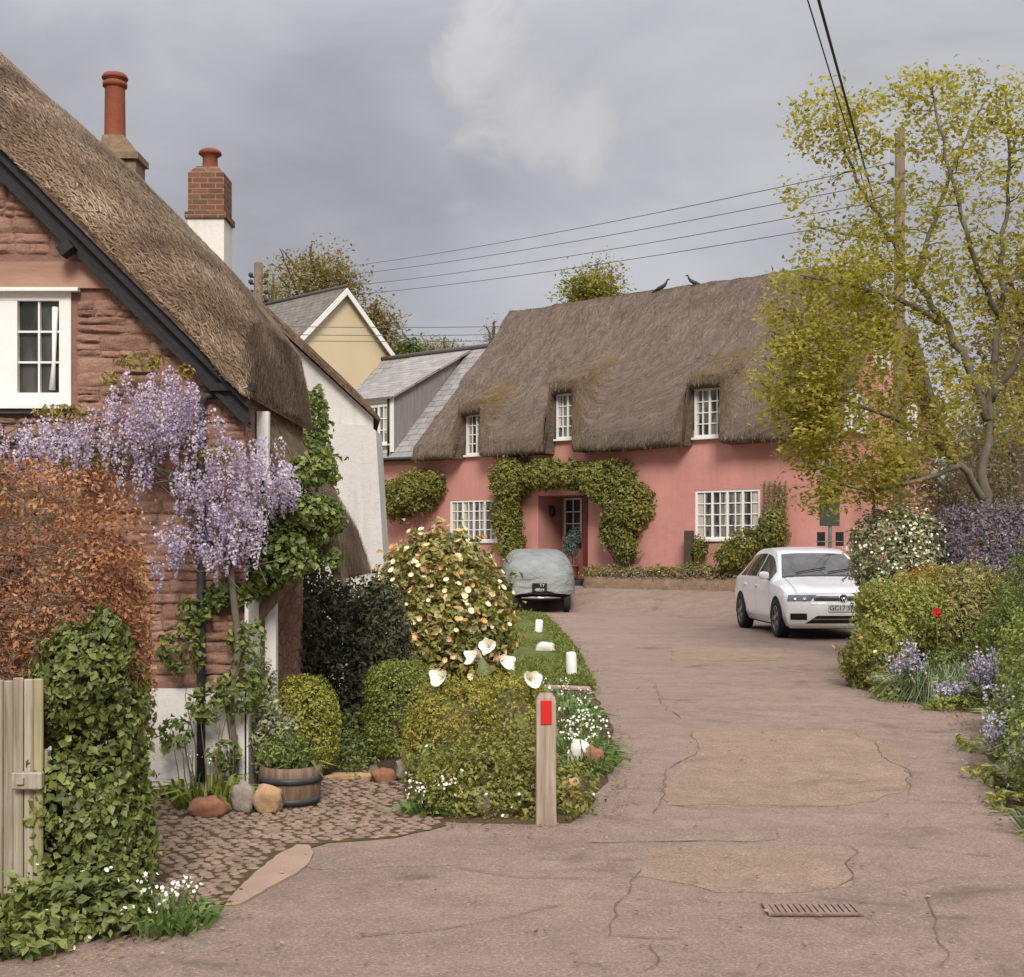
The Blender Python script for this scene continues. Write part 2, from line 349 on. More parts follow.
L['fl_white'] = mat_leaf('white_petals', [C('d8d6cc'), C('e8e6de'), C('efeee8')], .2, .6); L['fl_blue'] = mat_leaf('lilac_petals', [C('857f9e'), C('9a94b0'), C('b4aec4'), C('bfb2c4')], .25, .6)
L['fl_red'] = mat_leaf('red_petals', [C('b01a1c'), C('c9282a')], .25, .5)
L['purple'] = mat_leaf('dusky_purple_leaves', [C('4b444c'), C('645a66'), C('7c727e'), C('95909a')], .2)
L['acid'] = mat_leaf('yellow_green_leaves', [C('5f662c'), C('798038'), C('959548'), C('aba456')], .3); L['rust'] = mat_leaf('orange_green_leaves', [C('7d6a28'), C('a27a2c'), C('b5883a')], .3)
L['greygreen'] = mat_leaf('grey_green_leaves', [C('5d6144'), C('787c58'), C('969876'), C('aeac8e')], .2); L['bright'] = mat_leaf('fresh_green_leaves', [C('5a6626'), C('748034'), C('8d9442')], .3)
L['treegold'] = mat_leaf('spring_yellow_leaves', [C('686526'), C('858030'), C('a19a40'), C('b8b058')], .55); L['brownscrub'] = mat_leaf('dry_scrub_leaves', [C('5c4a3a'), C('7a6650'), C('8e8062'), C('a3967c')], .25)
L['autumn'] = mat_leaf('brownish_tree_leaves', [C('5a5030'), C('75683c'), C('8c7c4c'), C('7a6240')], .3); L['greenyel'] = mat_leaf('olive_tree_leaves', [C('5e5c22'), C('7d7a2e'), C('94893a')], .3)
L['climber'] = mat_leaf('climber_leaves', [C('4c5220'), C('66692b'), C('7f7d36'), C('8f8440')], .28)
L['bluegreen'] = mat_leaf('blue_green_leaves', [C('3c4a42'), C('52625a'), C('68766c')], .2)
L['grass'] = mat_leaf('grass_blades', [C('4c5824'), C('636c2e'), C('7c803c')], .3)
L['feather'] = mat_leaf('feathery_olive_leaves', [C('5d5a2c'), C('7d773c'), C('989258'), C('ab9c74')], .28); L['arch'] = mat_leaf('arching_green_blades', [C('4e5c38'), C('6a7850'), C('8c9670')], .25)

def mat_stones():
    t = NT('red_sandstone_stones'); at = t.n('ShaderNodeAttribute', attribute_name='rnd').outputs['Fac']; n1 = t.noise(t.coord('Object', (1, 1, 2.2)), 12, 6, .7); n2 = t.noise(t.coord(), 70, 5, .7)
    c = t.ramp(at, [(0, C('664c40')), (.3, C('8e6b5c')), (.55, C('a27e6d')), (.8, C('836253')), (1, C('bb9f8e'))])
    c = t.mix(.45, c, t.ramp(n1, [(.3, C('684c40')), (.55, C('9c7868')), (.75, C('b89e8e'))])); c = t.mix(.3, c, t.ramp(n2, [(.3, C('5a3c30')), (.7, C('b9998a'))]))
    return t.fin(c, .95, t.bump(t.math('ADD', n1, t.math('MULTIPLY', n2, .6)), .7, .015), spec=.1)
M['rubble_side'] = M['rubble']; M['rubble'] = mat_stones(); M['rubblebase'] = mat_basic('red_earth_mortar', C('806254'), .95, .22, 6, .5, 50)
# ---------------------------------------------------------------- foliage
def unit(a): return a/np.maximum(np.linalg.norm(a, axis=-1, keepdims=True), 1e-9)
def raw_mesh(name, verts, nper, faces, rnd, mats, midx=None, smooth_=False):
    """verts (N,k,3); faces: list of local index tuples (all same length)"""
    N = len(verts); k = nper; fl = len(faces[0]); nf = len(faces)
    me = bpy.data.meshes.new(name); me.vertices.add(N*k); me.vertices.foreach_set('co', verts.astype(np.float32).ravel())
    li = (np.arange(N)[:, None, None]*k+np.array(faces)[None]).astype(np.int32).ravel()
    me.loops.add(len(li)); me.loops.foreach_set('vertex_index', li)
    me.polygons.add(N*nf); me.polygons.foreach_set('loop_start', np.arange(0, len(li), fl, dtype=np.int32)); me.polygons.foreach_set('loop_total', np.full(N*nf, fl, np.int32))
    a = me.attributes.new('rnd', 'FLOAT', 'POINT'); a.data.foreach_set('value', np.repeat(rnd, k).astype(np.float32))
    for m in (mats if isinstance(mats, (list, tuple)) else [mats]): me.materials.append(m)
    if midx is not None: me.polygons.foreach_set('material_index', np.repeat(midx, nf).astype(np.int32))
    me.update(calc_edges=True); return me
def leaf_verts(pos, nrm, size, aspect=.5, fold=.2, droop=0.0, tang=None):
    N = len(pos); nrm = unit(nrm); r = RNG.normal(size=(N, 3)) if tang is None else tang+RNG.normal(size=(N, 3))*.25
    if droop: r = r+np.array([0, 0, -droop])
    t = unit(r-nrm*np.sum(r*nrm, 1, keepdims=True)); b = np.cross(nrm, t); s = np.asarray(size).reshape(-1, 1)*np.ones((N, 1))
    c = pos-t*s*.5; m = c+t*s*.42; up = nrm*s*fold
    return np.stack([c, m+b*s*aspect*.5+up, c+t*s, m-b*s*aspect*.5+up], 1)
LF = [(0, 1, 2), (0, 2, 3)]
def lump(d, seed, amp):
    s = seed*1.37
    return 1+amp*(np.sin(d[:, 0]*4.1+s)*np.sin(d[:, 1]*3.7+s*1.3+1)*.9+np.sin(d[:, 2]*5.3+s*.7)*np.sin(d[:, 0]*6.1-s)*.6+np.sin(d[:, 1]*9.7+s)*np.sin(d[:, 2]*8.9+s)*.45)
def blob_points(blobs, n, amp=.13, shell=.28, seed=1, cut=True):
    """blobs: (cx,cy,cz,rx,ry,rz[,p]) -> pos, outward normal"""
    ar = np.array([(b[3]*b[4]+b[4]*b[5]+b[3]*b[5]) for b in blobs]); ar = ar/ar.sum(); PP = []; NN = []
    for i, b in enumerate(blobs):
        k = int(n*ar[i])+1; p = b[6] if len(b) > 6 else 2.0; c = np.array(b[:3]); r = np.array(b[3:6])
        if p > 2.5:
            d = RNG.uniform(-1, 1, (k, 3)); ax = RNG.choice(3, k, p=np.array([r[1]*r[2], r[0]*r[2], r[0]*r[1]])/(r[1]*r[2]+r[0]*r[2]+r[0]*r[1])); d[np.arange(k), ax] = np.sign(RNG.uniform(-1, 1, k))
            d = unit(d)
        else: d = unit(RNG.normal(size=(k, 3)))
        rad = 1/np.power(np.sum(np.abs(d)**p, 1), 1/p)
        rad = rad*lump(d*np.linalg.norm(r)*1.6/0.6 if amp else d, seed+i, amp)*(1-np.abs(RNG.normal(size=k))*shell*.5)
        PP.append(c+d*r*rad[:, None]); NN.append(unit(np.sign(d)*np.abs(d)**(p-1)/r))
    PP = np.concatenate(PP); NN = np.concatenate(NN)
    if cut and len(blobs) > 1:
        keep = np.ones(len(PP), bool)
        for b in blobs:
            q = np.sum(((PP-np.array(b[:3]))/np.array(b[3:6]))**2, 1); keep &= ~(q < .35)
        PP, NN = PP[keep], NN[keep]
    return PP, NN
def clump_rnd(pos, scale=6.0, mixv=.55):
    a = .5+.5*np.sin(pos[:, 0]*scale+np.sin(pos[:, 2]*scale*1.3)*1.5)*np.sin(pos[:, 1]*scale*.9+pos[:, 2]*scale*1.1)
    return np.clip(a*mixv+RNG.uniform(0, 1, len(pos))*(1-mixv), 0, 1)
def leaf_mesh(name, pos, nrm, size, mat, aspect=.5, fold=.2, spread=.8, droop=0., upb=.35, mixv=.5):
    n = unit(unit(nrm)+RNG.normal(size=pos.shape)*spread+np.array([0, 0, upb]))
    s = size*RNG.uniform(.45, 1.35, len(pos))
    return raw_mesh(name, leaf_verts(pos, n, s, aspect, fold, droop), 4, LF, clump_rnd(pos, 2.2/max(size*6, .2), mixv), mat)
def blade_mesh(name, base, tip_dir, length, width, mat, bend=.5, rnd=None):
    N = len(base); d = unit(tip_dir); side = unit(np.cross(d, RNG.normal(size=(N, 3)))); L_ = np.asarray(length).reshape(-1, 1); w = np.asarray(width).reshape(-1, 1)*np.ones((N, 1))
    hor = d*np.array([1, 1, 0]); mid = base+d*L_*.55; tip = base+d*L_*(1-bend*.15)+hor*L_*bend*.5-np.array([0, 0, 1])*L_*bend*.4
    v = np.stack([base-side*w*.5, base+side*w*.5, mid+side*w*.42, mid-side*w*.42, tip], 1)
    return raw_mesh2(name, v, [(0, 1, 2), (0, 2, 3), (3, 2, 4)], RNG.uniform(0, 1, N) if rnd is None else rnd, mat)
def raw_mesh2(name, v, faces, rnd, mat): return raw_mesh(name, v, v.shape[1], faces, rnd, mat)
def flower_mesh(name, pos, nrm, size, mat, petals=5, cup=.35, rnd=None):
    N = len(pos); n = unit(nrm); a = unit(np.cross(n, RNG.normal(size=(N, 3)))); b = np.cross(n, a); s = np.asarray(size).reshape(-1, 1)*np.ones((N, 1)); out = []
    for k in range(petals):
        th = 2*PI*k/petals; t = a*math.cos(th)+b*math.sin(th); w = np.cross(n, t)
        c = pos; m = c+t*s*.32+n*s*cup*.5
        out.append(np.stack([c, m+w*s*.26, c+t*s*.55+n*s*cup, m-w*s*.26], 1))
    v = np.concatenate(out, 0); r = np.tile(RNG.uniform(0, 1, N) if rnd is None else rnd, petals)
    return raw_mesh(name, v, 4, LF, np.clip(r+RNG.uniform(-.12, .12, len(r)), 0, 1), mat)
def twigs(mb, base, pts, r0=.02, r1=.004, seg=5, wob=.06):
    base = Vector(base)
    for p in pts:
        p = Vector(p); m1 = base.lerp(p, .35)+Vector((random.uniform(-wob, wob), random.uniform(-wob, wob), random.uniform(0, wob))); m2 = base.lerp(p, .7)+Vector((random.uniform(-wob, wob), random.uniform(-wob, wob), random.uniform(-wob, wob)))
        mb.tube([base, m1, m2, p], [r0, r0*.7, r0*.45, r1], seg, 0, False)
def bush(name, label, cat, blobs, n, size, mat, group=None, aspect=.5, amp=.13, shell=.28, spread=.8, seed=1, upb=.35, flowers=None, branches=True, bmat=None, droop=0., kind=None, mixv=.5, nst=4, r0=1.):
    """a plant: Empty at its foot > foliage, stem, flowers"""
    zs = min(b[2]-b[5] for b in blobs); cx = sum(b[0] for b in blobs)/len(blobs); cy = sum(b[1] for b in blobs)/len(blobs)
    g = gz(cx, cy); o = empty(name, label, cat, (cx, cy, g), 0, group)
    pos, nrm = blob_points(blobs, n, amp, shell, seed)
    if amp > .1:   # stray shoots beyond the outline
        ns = max(12, len(pos)//110); i = RNG.choice(len(pos), ns); rr = np.mean([b[3]+b[5] for b in blobs])*.5; P0, N0 = pos[i], unit(nrm[i]+RNG.normal(size=(ns, 3))*.35+np.array([0, 0, .45])); ex, en = [], []
        for t_ in np.linspace(.05, 1, 7): ex.append(P0+N0*(RNG.uniform(.5, 1, (ns, 1))*.34*min(rr, .6)*t_)+RNG.normal(size=(ns, 3))*size*.25); en.append(N0)
        pos = np.concatenate([pos]+ex); nrm = np.concatenate([nrm]+en)
    k = pos[:, 2] > g+.005; pos, nrm = pos[k], nrm[k]
    link_mesh('foliage', leaf_mesh('foliage', pos, nrm, size, mat, aspect, .2, spread, droop, upb, mixv), o)
    if branches:
        mb = MB()
        for b in blobs:
            twigs(mb, (b[0]*.5+cx*.5, b[1]*.5+cy*.5, g-.02), [(b[0]+random.uniform(-.7, .7)*b[3], b[1]+random.uniform(-.7, .7)*b[4], b[2]+random.uniform(-.2, .6)*b[5]) for _ in range(nst)], (.008+.008*b[5])*r0, .003)
        mb.build('stem', bmat or M['bark_d'], o)
    for fl in (flowers or []):
        fp, fn = blob_points(blobs, fl['n'], amp, .12, seed)
        kk = fp[:, 2] > g+.03
        if 'sel' in fl: kk &= fl['sel'](fp)
        fp, fn = fp[kk], fn[kk]; fp = fp+fn*fl.get('out', .015)
        if fl.get('each'):
            for q in range(min(len(fp), fl['n'])):
                link_mesh(fl.get('name', 'blossom'), flower_mesh('blossom', fp[q:q+1], fn[q:q+1]+RNG.normal(size=(1, 3))*.3+np.array([0, 0, .25]), np.array([fl['size']*random.uniform(.7, 1.2)]), fl['mat'], fl.get('petals', 6), fl.get('cup', .3)), o)
            continue
        f = link_mesh(fl.get('name', 'blossom'), flower_mesh('blossom', fp, fn+RNG.normal(size=fn.shape)*.35+np.array([0, 0, .25]), fl['size']*RNG.uniform(.7, 1.2, len(fp)), fl['mat'], fl.get('petals', 6), fl.get('cup', .3)), o)
    return o
def tree(name, label, cat, limbs, blobs, nend, leaf, mat, bark, group=None, per=22, sig=.16, tw=.012, seed=3, aspect=.55, upb=.6, lmix=.5, seg=6, droop=.15):
    """limbs: [(points, r0, r1)]; twig ends spread through the crown blobs grow from the nearest wood"""
    rs = random.Random(seed); base = Vector(limbs[0][0][0]); o = empty(name, label, cat, base, 0, group); mb = MB(); nodes = []; nr = []
    for pts, r0, r1 in limbs:
        pts = [Vector(p) for p in pts]; fine = []
        for i in range(len(pts)-1):
            p0 = pts[max(i-1, 0)]; p1 = pts[i]; p2 = pts[i+1]; p3 = pts[min(i+2, len(pts)-1)]
            for k in range(5):
                t = k/5; fine.append(.5*((2*p1)+(p2-p0)*t+(2*p0-5*p1+4*p2-p3)*t*t+(3*p1-p0-3*p2+p3)*t**3))
        fine.append(pts[-1]); n = len(fine); h = r0*.5
        fine = [p+Vector((rs.uniform(-h, h), rs.uniform(-h, h), 0)) if 0 < i < n-1 else p for i, p in enumerate(fine)]
        rad = [lerp(r0, r1, (i/(n-1))**.8) for i in range(n)]
        mb.tube(fine, rad, seg+2, 0)
        nodes += fine; nr += rad
    pos = []; w = np.array([b[6] if len(b) > 6 else b[3]*b[4]*b[5] for b in blobs], float); w /= w.sum()
    ends = []
    for b, ww in zip(blobs, w):
        k = max(1, int(nend*ww)); d = unit(RNG.normal(size=(k, 3)))*(RNG.uniform(.05, 1, (k, 1))**.42); ends.append(np.array(b[:3])+d*np.array(b[3:6]))
    ends = np.concatenate(ends); NA = np.zeros((len(nodes)+len(ends)*4, 3)); nn = len(nodes); NA[:nn] = np.array([tuple(p) for p in nodes]); NRr = np.zeros(len(NA)); NRr[:nn] = nr
    d0 = np.array([np.min(np.sum((NA[:nn]-e)**2, 1)) for e in ends]); crown = []
    for e in ends[np.argsort(d0)]:
        dd = np.sum((NA[:nn]-e)**2, 1)+np.maximum(0, NA[:nn, 2]-e[2])*.5; i = int(np.argmin(dd)); a = Vector(NA[i]); b = Vector(e); ln = (b-a).length
        if ln < .05: continue
        m = a.lerp(b, .5)+Vector((rs.uniform(-.13, .13)*ln, rs.uniform(-.13, .13)*ln, .16*ln*rs.uniform(-.2, 1))); q1 = a.lerp(m, .6); q2 = m.lerp(b, .55)
        r = min(NRr[i]*.7, tw+.006*ln)
        mb.tube([a, q1, m, q2, b], [r, r*.8, r*.65, r*.5, r*.3], 4 if seg < 6 else 5, 0, False)
        for q, rr in ((q1, .8), (m, .65), (q2, .5), (b, .35)): NA[nn] = q; NRr[nn] = r*rr; nn += 1
        for q, wt in ((b, 1.), (q2, .45)):
            kk = int(per*wt*rs.uniform(.5, 1.3)); crown.append(np.array(q)+RNG.normal(size=(kk, 3))*sig*np.array([1, 1, .8]))
    mb.build('trunk', bark, o)
    pos = np.concatenate(crown); link_mesh('crown', leaf_mesh('crown', pos, np.tile([[0, 0, 1.]], (len(pos), 1)), leaf, mat, aspect, .15, .9, .3, upb, lmix), o)
    return o

# ---------------------------------------------------------------- roofs
def strip_shell(mb, outer, inner, mi=0, tcz=None):
    """outer/inner: [col][pt] Vectors; closed shell with end caps and lip strips"""
    nc, npt = len(outer), len(outer[0])
    def tcs(g):
        out = []
        for i, c in enumerate(g):
            row = []; s_ = 0
            for j, p in enumerate(c):
                if j: s_ += (Vector(p)-Vector(c[j-1])).length
                row.append((0, s_, 0))
            out.append(row)
        for i in range(nc):
            for j in range(npt):
                u = 0 if i == 0 else out[i-1][j][0]+(Vector(g[i][j])-Vector(g[i-1][j])).length
                out[i][j] = (u, out[i][j][1], tcz[i][j] if tcz else 0)
        return out
    to = tcs(outer); ti = tcs(inner)
    mb.grid(outer, mi, True, to); mb.grid(inner, mi, True, ti, True)
    for c in (0, nc-1):
        mb.grid([outer[c], inner[c]], mi, False, [[(q[1]*.6, k*.35, 0) for q in to[c]] for k in (0, 1)], c == 0)
    for j in (0, npt-1):
        mb.grid([[c[j] for c in outer], [c[j] for c in inner]], mi, False, [[(q[j][0], k*.3, 0) for q in to] for k in (0, 1)], j != 0)
def straw_mesh(grid, n, length, width, lift=.01, mat=None, downs=1, jit=.25):
    g = np.array([[tuple(p) for p in c] for c in grid]); nc, npt = g.shape[:2]
    a = g[1:, :-1]-g[:-1, :-1]; b = g[:-1, 1:]-g[:-1, :-1]; ar = np.linalg.norm(np.cross(a, b), axis=2).ravel(); ar /= ar.sum()
    id_ = RNG.choice(len(ar), n, p=ar); i, j = id_//(npt-1), id_ % (npt-1); u = RNG.uniform(0, 1, (n, 1)); v = RNG.uniform(0, 1, (n, 1))
    p = g[i, j]*(1-u)*(1-v)+g[i+1, j]*u*(1-v)+g[i, j+1]*(1-u)*v+g[i+1, j+1]*u*v
    du = unit(g[i+1, j]-g[i, j]); dv = unit(g[i, j+1]-g[i, j])*downs; nm = unit(np.cross(du, dv)); nm *= np.sign(np.sum(nm*(p-g.reshape(-1, 3).mean(0)), 1, keepdims=True))
    t = unit(dv+du*RNG.normal(size=(n, 1))*jit+nm*RNG.uniform(.02, .3, (n, 1))); L_ = length*RNG.uniform(.5, 1.4, (n, 1)); s_ = unit(np.cross(t, nm))*width*RNG.uniform(.6, 1.3, (n, 1))*.5; p = p+nm*lift*RNG.uniform(0, 1, (n, 1))
    v = np.stack([p-s_-t*L_*.5, p+s_-t*L_*.5, p+s_*.6+t*L_*.5, p-s_*.6+t*L_*.5], 1)
    return raw_mesh('straw', v, 4, [(0, 1, 2, 3)], np.clip(clump_rnd(p, 5, .45), 0, 1), mat or M['straw'])
def rough(grid, amp, freq, seed=0, zamp=None):
    o = Vector((seed*3.1, seed*1.7, seed)); return [[Vector(p)+Vector((mnoise.noise(Vector(p)*freq+o), mnoise.noise(Vector(p)*freq+o+Vector((9, 3, 1))), mnoise.noise(Vector(p)*freq+o+Vector((4, 8, 2)))))*amp for p in c] for c in grid]
def sheet(name, rows, mat, parent=None, flip=False, thick=0, world=False):
    """tc-mapped sheet from a grid of points, with thickness below"""
    mb = MB(); tc = []; 
    for i, r in enumerate(rows):
        t = []
        for j, p in enumerate(r):
            u = 0 if j == 0 else t[-1][0]+(Vector(p)-Vector(r[j-1])).length
            v = 0 if i == 0 else tc[-1][j][1]+(Vector(p)-Vector(rows[i-1][j])).length
            t.append((u, v, 0))
        tc.append(t)
    if thick:
        a = Vector(rows[0][1])-Vector(rows[0][0]); b = Vector(rows[1][0])-Vector(rows[0][0]); n = a.cross(b).normalized()
        if n.z < 0: n = -n
        low = [[Vector(p)-n*thick for p in r] for r in rows]
        mb.grid(rows, 0, False, tc); mb.grid(low, 0, False, tc, True)
        for A, B in (([r[0] for r in rows], [r[0] for r in low]), ([r[-1] for r in rows], [r[-1] for r in low]), (rows[0], low[0]), (rows[-1], low[-1])):
            mb.grid([A, B], 0, False, [[(k*.05, i*.1, 0) for i in range(len(A))] for k in (0, 1)])
    else: mb.grid(rows, 0, False, tc, flip)
    return mb.build(name, mat, parent, world)

# ---------------------------------------------------------------- walls and windows (local: faces -Y)
def wall(mb, x0, x1, z0, z1, holes=(), y=0.0, depth=.22, mi=0, thick=.35, top=None):
    xs = sorted({x0, x1, *[h[0] for h in holes], *[h[1] for h in holes]}); zs = sorted({z0, z1, *[h[2] for h in holes], *[h[3] for h in holes]})
    for i in range(len(xs)-1):
        for j in range(len(zs)-1):
            cx, cz = (xs[i]+xs[i+1])/2, (zs[j]+zs[j+1])/2
            if any(h[0] < cx < h[1] and h[2] < cz < h[3] for h in holes): continue
            mb.add([(xs[i], y, zs[j]), (xs[i+1], y, zs[j]), (xs[i+1], y, zs[j+1]), (xs[i], y, zs[j+1])], [(0, 1, 2, 3)], mi)
    for a, b, c, d in [h[:4] for h in holes]:
        e = y+depth
        mb.add([(a, y, c), (a, e, c), (a, e, d), (a, y, d)], [(0, 1, 2, 3)], mi); mb.add([(b, y, c), (b, e, c), (b, e, d), (b, y, d)], [(3, 2, 1, 0)], mi)
        mb.add([(a, y, d), (a, e, d), (b, e, d), (b, y, d)], [(0, 1, 2, 3)], mi); mb.add([(a, y, c), (a, e, c), (b, e, c), (b, y, c)], [(3, 2, 1, 0)], mi)
def window(parent, x0, x1, z0, z1, y, lights, cols, rows, frame=.06, bar=.022, glass='glass', sill=True, name='window', T=None, mull=None):
    mull = mull or frame
    """frame (part) > pane, sill (sub-parts); y = front face of the frame"""
    mb = MB(); d = .07
    mb.box((x0, y, z0), (x0+frame, y+d, z1)); mb.box((x1-frame, y, z0), (x1, y+d, z1)); mb.box((x0+frame, y, z0), (x1-frame, y+d, z0+frame)); mb.box((x0+frame, y, z1-frame), (x1-frame, y+d, z1))
    ix0, ix1, iz0, iz1 = x0+frame, x1-frame, z0+frame, z1-frame; w = (ix1-ix0)/lights
    for l in range(lights):
        a = ix0+l*w
        if l: mb.box((a-mull*.5, y+.002, iz0), (a+mull*.5, y+d-.002, iz1))
        la, lb = a+(mull*.5 if l else 0), a+w-(mull*.5 if l < lights-1 else 0)
        for c in range(1, cols): q = la+(lb-la)*c/cols; mb.box((q-bar/2, y+.015, iz0), (q+bar/2, y+d-.012, iz1))
    for r in range(1, rows):
        q = iz0+(iz1-iz0)*r/rows; mb.box((ix0, y+.018, q-bar/2), (ix1, y+d-.015, q+bar/2))
    if T is not None: mb.v = [tuple(T @ Vector(v)) for v in mb.v]
    f = mb.build(name, M['paintwhite'], parent, False); g = MB(); g.box((ix0-.01, y+.045, iz0-.01), (ix1+.01, y+.05, iz1+.01))
    if T is not None: g.v = [tuple(T @ Vector(v)) for v in g.v]
    g.build('pane', M[glass], f, False)
    if glass == 'glassnet':
        for l in range(lights):
            la = ix0+l*w+(mull*.5 if l else 0); lb = ix0+(l+1)*w-(mull*.5 if l < lights-1 else 0); k_ = MB(); fr_ = random.uniform(.15, .5); rt = random.random() < .5 if lights > 2 else l == lights-1; h_ = random.choice((0, 0, .25))
            k_.box((lb-(lb-la)*fr_ if rt else la, y+.0405, iz0+h_*(iz1-iz0)), (lb if rt else la+(lb-la)*fr_, y+.0445, iz1))
            if T is not None: k_.v = [tuple(T @ Vector(v)) for v in k_.v]
            k_.build('curtain', M['curtain'], f, False)
    if sill:
        s_ = MB(); s_.box((x0-.05, y-.07, z0-.055), (x1+.05, y+.1, z0-.002))
        if T is not None: s_.v = [tuple(T @ Vector(v)) for v in s_.v]
        s_.build('sill', M['paintwhite'], f, False)
    return f
def text_mesh(name, body, size, mat, parent, loc, rot, ext=.002, align='CENTER'):
    cu = bpy.data.curves.new(name, 'FONT'); cu.body = body; cu.size = size; cu.extrude = ext; cu.align_x = align; cu.align_y = 'CENTER'; cu.resolution_u = 3
    o = bpy.data.objects.new(name+'_src', cu); COL.objects.link(o); dg = bpy.context.evaluated_depsgraph_get(); me = bpy.data.meshes.new_from_object(o.evaluated_get(dg)); me.name = name
    bpy.data.objects.remove(o); bpy.data.curves.remove(cu); me.materials.clear(); me.materials.append(mat)
    me.transform(Matrix.LocRotScale(Vector(loc), __import__('mathutils').Euler(rot), None)); r = bpy.data.objects.new(name, me); COL.objects.link(r); r.parent = parent; return r
def ring_sheet(name, outline, h, mat, z0=0.0, rings=6, kind='structure', rough_=.0, edge=.0, power=2.):
    """mound over a star-shaped outline (world xy); z follows the ground"""
    pts = [Vector((p[0], p[1], 0)) for p in outline]; n = len(pts); fine = []
    for i in range(n):
        a, b = pts[i], pts[(i+1) % n]; k = max(1, int((b-a).length/.25))
        for j in range(k): fine.append(a.lerp(b, j/k)+Vector((random.uniform(-1, 1)*edge, random.uniform(-1, 1)*edge, 0)))
    c = sum(fine, Vector())/len(fine); mb = MB(); vs = []; m = len(fine)
    for r in range(rings+1):
        s_ = 1-r/(rings+.3)
        for p in fine:
            q = c.lerp(p, s_); z = gz(q.x, q.y)+z0+h*(1-s_**power)+(mnoise.noise(q*2.3)*rough_ if r else 0); vs.append((q.x, q.y, z))
    vs = [(p.x, p.y, gz(p.x, p.y)-.06) for p in fine]+vs
    fs = [(r*m+k, r*m+(k+1) % m, (r+1)*m+(k+1) % m, (r+1)*m+k) for r in range(rings+1) for k in range(m)]+[tuple((rings+1)*m+k for k in range(m))]
    mb.add(vs, fs, 0, True); o = mb.build(name, mat); o['kind'] = kind
    def z_at(x, y):
        v = Vector((x, y, 0))-c; best = 9
        # radial fraction
        ang = math.atan2(v.y, v.x); bp = min(fine, key=lambda p: abs((math.atan2((p-c).y, (p-c).x)-ang+PI) % (2*PI)-PI)); s_ = min(1, v.length/max((bp-c).length, 1e-4))
        return gz(x, y)+z0+h*(1-s_**power)
    return o, z_at
# ================================================================ camera, sky, sun
cam = bpy.data.cameras.new('camera'); co = bpy.data.objects.new('camera', cam); COL.objects.link(co); SC.camera = co
co.location = (0, 0, HC); co.rotation_euler = (R(90), 0, 0); cam.sensor_width = 36; cam.lens = 36*F/1024; cam.shift_y = (HY-488.5)/1024; cam.clip_start = .05; cam.clip_end = 3000
SUN_EL, SUN_AZ = 38, 176      # azimuth measured clockwise from +Y (view direction)
w = bpy.data.worlds.new('World'); SC.world = w; w.use_nodes = True; nt = w.node_tree; nt.nodes.clear()
def wn(typ, **kw):
    x = nt.nodes.new(typ)
    for k, v in kw.items(): setattr(x, k, v)
    return x
LK = nt.links.new
sky = wn('ShaderNodeTexSky', sky_type='NISHITA', sun_disc=False); sky.sun_elevation = R(SUN_EL); sky.sun_rotation = R(SUN_AZ); sky.altitude = 50; sky.dust_density = 2.
b1 = wn('ShaderNodeBackground'); LK(sky.outputs[0], b1.inputs[0]); b1.inputs[1].default_value = .1
tcn = wn('ShaderNodeTexCoord'); mp = wn('ShaderNodeMapping'); LK(tcn.outputs['Generated'], mp.inputs[0]); mp.inputs['Scale'].default_value = (1.0, 1.0, 2.4); mp.inputs['Location'].default_value = (.9, .55, .4)
n1 = wn('ShaderNodeTexNoise'); LK(mp.outputs[0], n1.inputs['Vector']); n1.inputs['Scale'].default_value = 3.4; n1.inputs['Detail'].default_value = 9; n1.inputs['Roughness'].default_value = .53; n1.inputs['Distortion'].default_value = .3
rp = wn('ShaderNodeValToRGB'); LK(n1.outputs[0], rp.inputs[0]); e = rp.color_ramp.elements; e[0].position = .3; e[1].position = .66
e[0].color = (*C('7d7c82'), 1); e[1].color = (*C('9c9b9f'), 1)
# one bright cumulus patch in the overcast
vd = wn('ShaderNodeVectorMath', operation='DISTANCE'); d0 = Vector((6/F, 1, (HY-108)/F)).normalized()
n2 = wn('ShaderNodeTexNoise'); LK(tcn.outputs['Generated'], n2.inputs['Vector']); n2.inputs['Scale'].default_value = 15; n2.inputs['Detail'].default_value = 7; n2.inputs['Roughness'].default_value = .5
vs_ = wn('ShaderNodeVectorMath', operation='SCALE'); vs_.inputs['Scale'].default_value = .13; LK(n2.outputs['Color'], vs_.inputs[0])
va = wn('ShaderNodeVectorMath', operation='ADD'); LK(tcn.outputs['Generated'], va.inputs[0]); LK(vs_.outputs[0], va.inputs[1])
vsub = wn('ShaderNodeVectorMath', operation='SUBTRACT'); LK(va.outputs[0], vsub.inputs[0]); vsub.inputs[1].default_value = (.065, .065, .065)
LK(vsub.outputs[0], vd.inputs[0]); vd.inputs[1].default_value = d0
mr = wn('ShaderNodeMapRange'); mr.interpolation_type = 'SMOOTHSTEP'; LK(vd.outputs['Value'], mr.inputs[0])
for k, v in ((1, .0), (2, .15), (3, .62), (4, 0.)): mr.inputs[k].default_value = v
LK(tcn.outputs['Generated'], vd.inputs[0]); n3 = wn('ShaderNodeTexNoise'); LK(tcn.outputs['Generated'], n3.inputs['Vector']); n3.inputs['Scale'].default_value = 14; n3.inputs['Detail'].default_value = 9; n3.inputs['Roughness'].default_value = .55; n3.inputs['Distortion'].default_value = .4
ad = wn('ShaderNodeMath', operation='ADD'); LK(mr.outputs[0], ad.inputs[0]); LK(n3.outputs[0], ad.inputs[1])
mr2 = wn('ShaderNodeMapRange'); mr2.interpolation_type = 'SMOOTHSTEP'; LK(ad.outputs[0], mr2.inputs[0])
for k, v in ((1, .84), (2, 1.08), (3, 0.), (4, .7)): mr2.inputs[k].default_value = v
